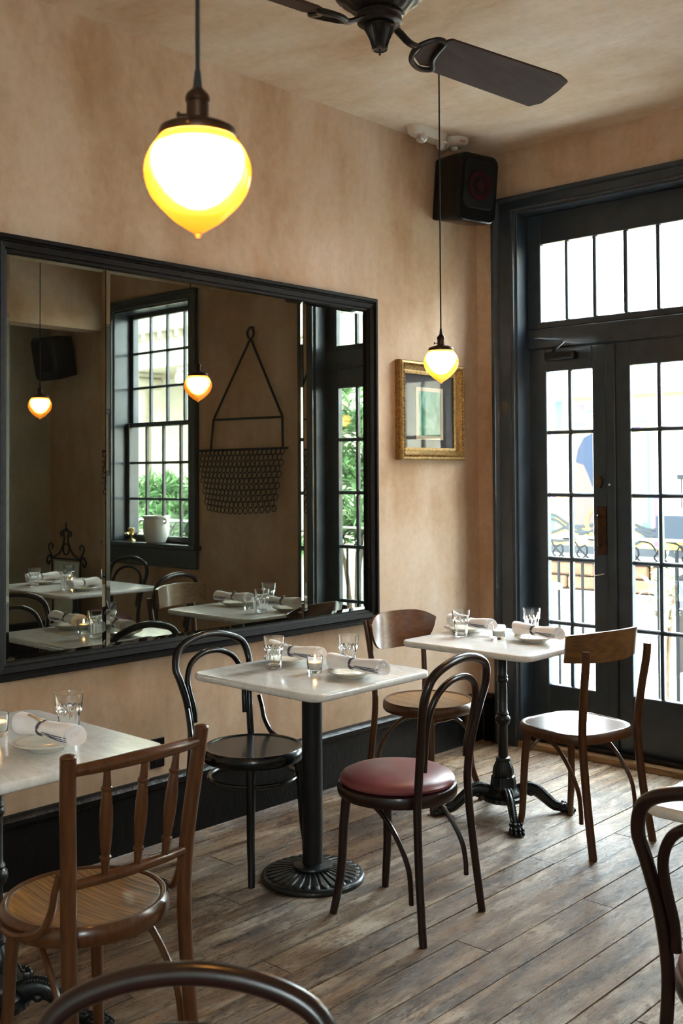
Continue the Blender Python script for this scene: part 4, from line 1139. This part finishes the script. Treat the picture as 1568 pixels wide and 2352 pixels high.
shape('painted_lips', 'violet', [(-4.81, 1.00), (-4.72, 1.00), (-4.70, .92), (-4.77, .88)], .013)
mp_ = Matrix.Translation((-4.33, -.006, .78))
MB().tube([(.15*math.cos(2*PI*i/28), -.012, .19*math.sin(2*PI*i/28)) for i in range(28)], .035, 6, closed=True, m=mp_, flat=((0, 1, 0), 1, .3)).build('painted_ring', MUR['gold'], mu)
for k, (z0, am, col) in enumerate(((.78, .10, 'grey'), (.62, -.08, 'grey'), (.55, .09, 'grey'), (.70, -.11, 'grey'))):
    P = cr([(-5.4+i*.33, -.016-.003*k, z0+am*math.sin(i*1.9+k)) for i in range(3 if k == 9 else 9)], 6)
    if k % 2: P = [p for p in P if p.x < -4.5 or p.x > -3.9]
    MB().tube(P, .025, 6, flat=((0, 1, 0), 1, .3)).build('painted_wave', MUR[col], mu)
# a small window grille and balcony on it
MB().box(-3.05, -2.45, -.05, -.01, 1.40, 1.47, .004).build('window_grille', DKIRON, mu, smooth=False)
for i in range(4): MB().box(-3.0+i*.17, -2.985+i*.17, -.04, -.02, 1.0, 1.42).build('grille_bar', DKIRON, mu, smooth=False)
MB().box(-3.25, -2.3, -.3, 0, .55, .90, .01).build('window_box', simple('dark_window_box', (.015, .018, .022), .8, spec=0), mu, smooth=False)
# lantern on a post
la = thing('garden_lantern', 'grey lantern hanging outside the right door leaf', 'lantern', (.285, 7.0, 0))
MB().lathe([(.0005, .86), (.012, .84), (.016, .80), (.050, .775), (.056, .765), (.056, .755)], 6).build('lantern_roof', DKIRON, la, smooth=False)
MB().lathe([(.050, .755), (.042, .565), (.05, .555), (.03, .545)], 6).build('lantern_body', simple('lantern_grey', (.05, .056, .062), .4, spec=0), la, smooth=False)
MB().tube(cr([(0, 0, .86), (0, 0, .95), (-.03, 0, .99), (-.062, 0, .95)], 5), .007, 6).build('hanger', DKIRON, la)
MB().tube([(-.062, 0, .95), (-.062, 0, GZ)], .014, 8).build('post', DKIRON, la)
# foliage
def leaf_mat(name, lo, hi):
    m, nt, b = new_mat(name)
    n = noise(nt, pos(nt), 6, 3)
    nt.links.new(ramp(nt, n, [(.3, lo), (.7, hi)]), b.inputs['Base Color']); b.inputs['Roughness'].default_value = .5
    b.inputs['Transmission Weight'].default_value = 0
    return m
LEAF = leaf_mat('oleander_leaf', (.035, .095, .03), (.11, .24, .075))
LEAF2 = leaf_mat('pale_leaf', (.10, .19, .07), (.24, .36, .16))
BARK = simple('brown_bark', (.09, .065, .045), .9, spec=0, var=.3, vs=20)
def shrub(label, loc, rx, rz_, zc, n, ll, lw, mat, seed, group=None):
    rnd = random.Random(seed)
    t = thing('garden_shrub', label, 'shrub', loc, 0, group)
    mb = MB()
    tips = []
    for k in range(max(6, n//60)):
        a = rnd.uniform(0, 2*PI); e = rnd.uniform(-.6, 1.0); r = rnd.uniform(.55, 1)
        tips.append(Vector((rx*r*math.cos(a)*math.cos(e), rx*r*math.sin(a)*math.cos(e), zc+rz_*r*math.sin(e))))
    for i in range(n):
        tp = rnd.choice(tips); base = tp*1.0 + Vector((rnd.gauss(0, .05), rnd.gauss(0, .05), rnd.gauss(0, .06)))
        d = Vector((rnd.gauss(0, 1), rnd.gauss(0, 1), rnd.gauss(.5, .7))).normalized(); l = ll*rnd.uniform(.6, 1.2)
        sd = d.cross(Vector((rnd.gauss(0, 1), rnd.gauss(0, 1), 1))).normalized()*lw
        nm = sd.cross(d).normalized()*l*.06
        mid = base+d*l*.5+nm
        mb.add([base, mid+sd, base+d*l, mid-sd], [(0, 1, 2, 3)])
    mb.build('foliage', mat, t, smooth=False, kind='stuff')
    st = MB()
    for tp in tips[:7]: st.tube(cr([(0, 0, GZ), (tp.x*.3, tp.y*.3, zc*.5), tuple(tp)], 4), .012, 6)
    st.build('stem', BARK, t)
shrub('pale leafy shrub outside the right door leaf', (-.03, 7.35, 0), .14, .26, .58, 260, .09, .016, LEAF2, 1)
shrub('tall oleander outside the window, reflected behind the pot', (5.75, 7.40, 0), .62, .62, .95, 1700, .22, .018, LEAF, 2, 'oleanders outside')
shrub('oleander at the right of the reflected window', (4.72, 7.45, 0), .28, .45, 1.95, 420, .22, .018, LEAF, 3, 'oleanders outside')
shrub('dense oleander reflected through the French door panes', (3.40, 7.70, 0), .55, 1.3, 1.35, 2200, .22, .019, LEAF, 4, 'oleanders outside')
# columned building
cb = thing('columned_building', 'cream building with fluted ionic columns seen through the reflected window', 'building', (10.0, 11.6, 0))
CRM = simple('cream_stone', (.40, .365, .285), .8, spec=0, var=.08, vs=3)
MB().box(-6, 8, 1.2, 4, GZ, 6.5).build('wall', CRM, cb, smooth=False)
MB().box(-6, 8, -.35, 1.2, 3.35, 3.75, .02).build('architrave', CRM, cb, smooth=False)
MB().box(-6.2, 8.2, -.55, 1.2, 3.95, 4.3, .03).build('cornice', CRM, cb, smooth=False)
MB().box(-6, 8, -.30, 1.2, 3.75, 3.95).build('frieze', CRM, cb, smooth=False)
den = MB().box(-.05, .05, -.46, -.30, 3.83, 3.95).mesh('dentil', CRM, False)
for i in range(60):
    o = bpy.data.objects.new('dentil', den); COL.objects.link(o); o.parent = cb; o.location = (-5.9+.23*i, 0, 0)
MB().box(-6, 8, -.6, 1.2, GZ, .25, .02).build('plinth', CRM, cb, smooth=False)
def flut(r, z, a): return r*(1-.03*abs(math.sin(a*10)))
for i in range(7):
    cx = -5.2+i*1.9; m = Matrix.Translation((cx, .1, 0))
    MB().lathe([(.36, .25), (.36, .35), (.30, .40), (.28, .46), (.25, 3.0), (.26, 3.04)], 60, m, fn=flut).build('column', CRM, cb)
    cap = MB().box(cx-.34, cx+.34, -.22, .42, 3.27, 3.345, .01)
    for s in (-1, 1): cap.tube([(cx+s*.27, -.22, 3.16), (cx+s*.27, .42, 3.16)], .11, 14)
    cap.box(cx-.27, cx+.27, -.20, .40, 3.10, 3.26, .01)
    cap.build('capital', CRM, cb)
bpy.context.view_layer.update()
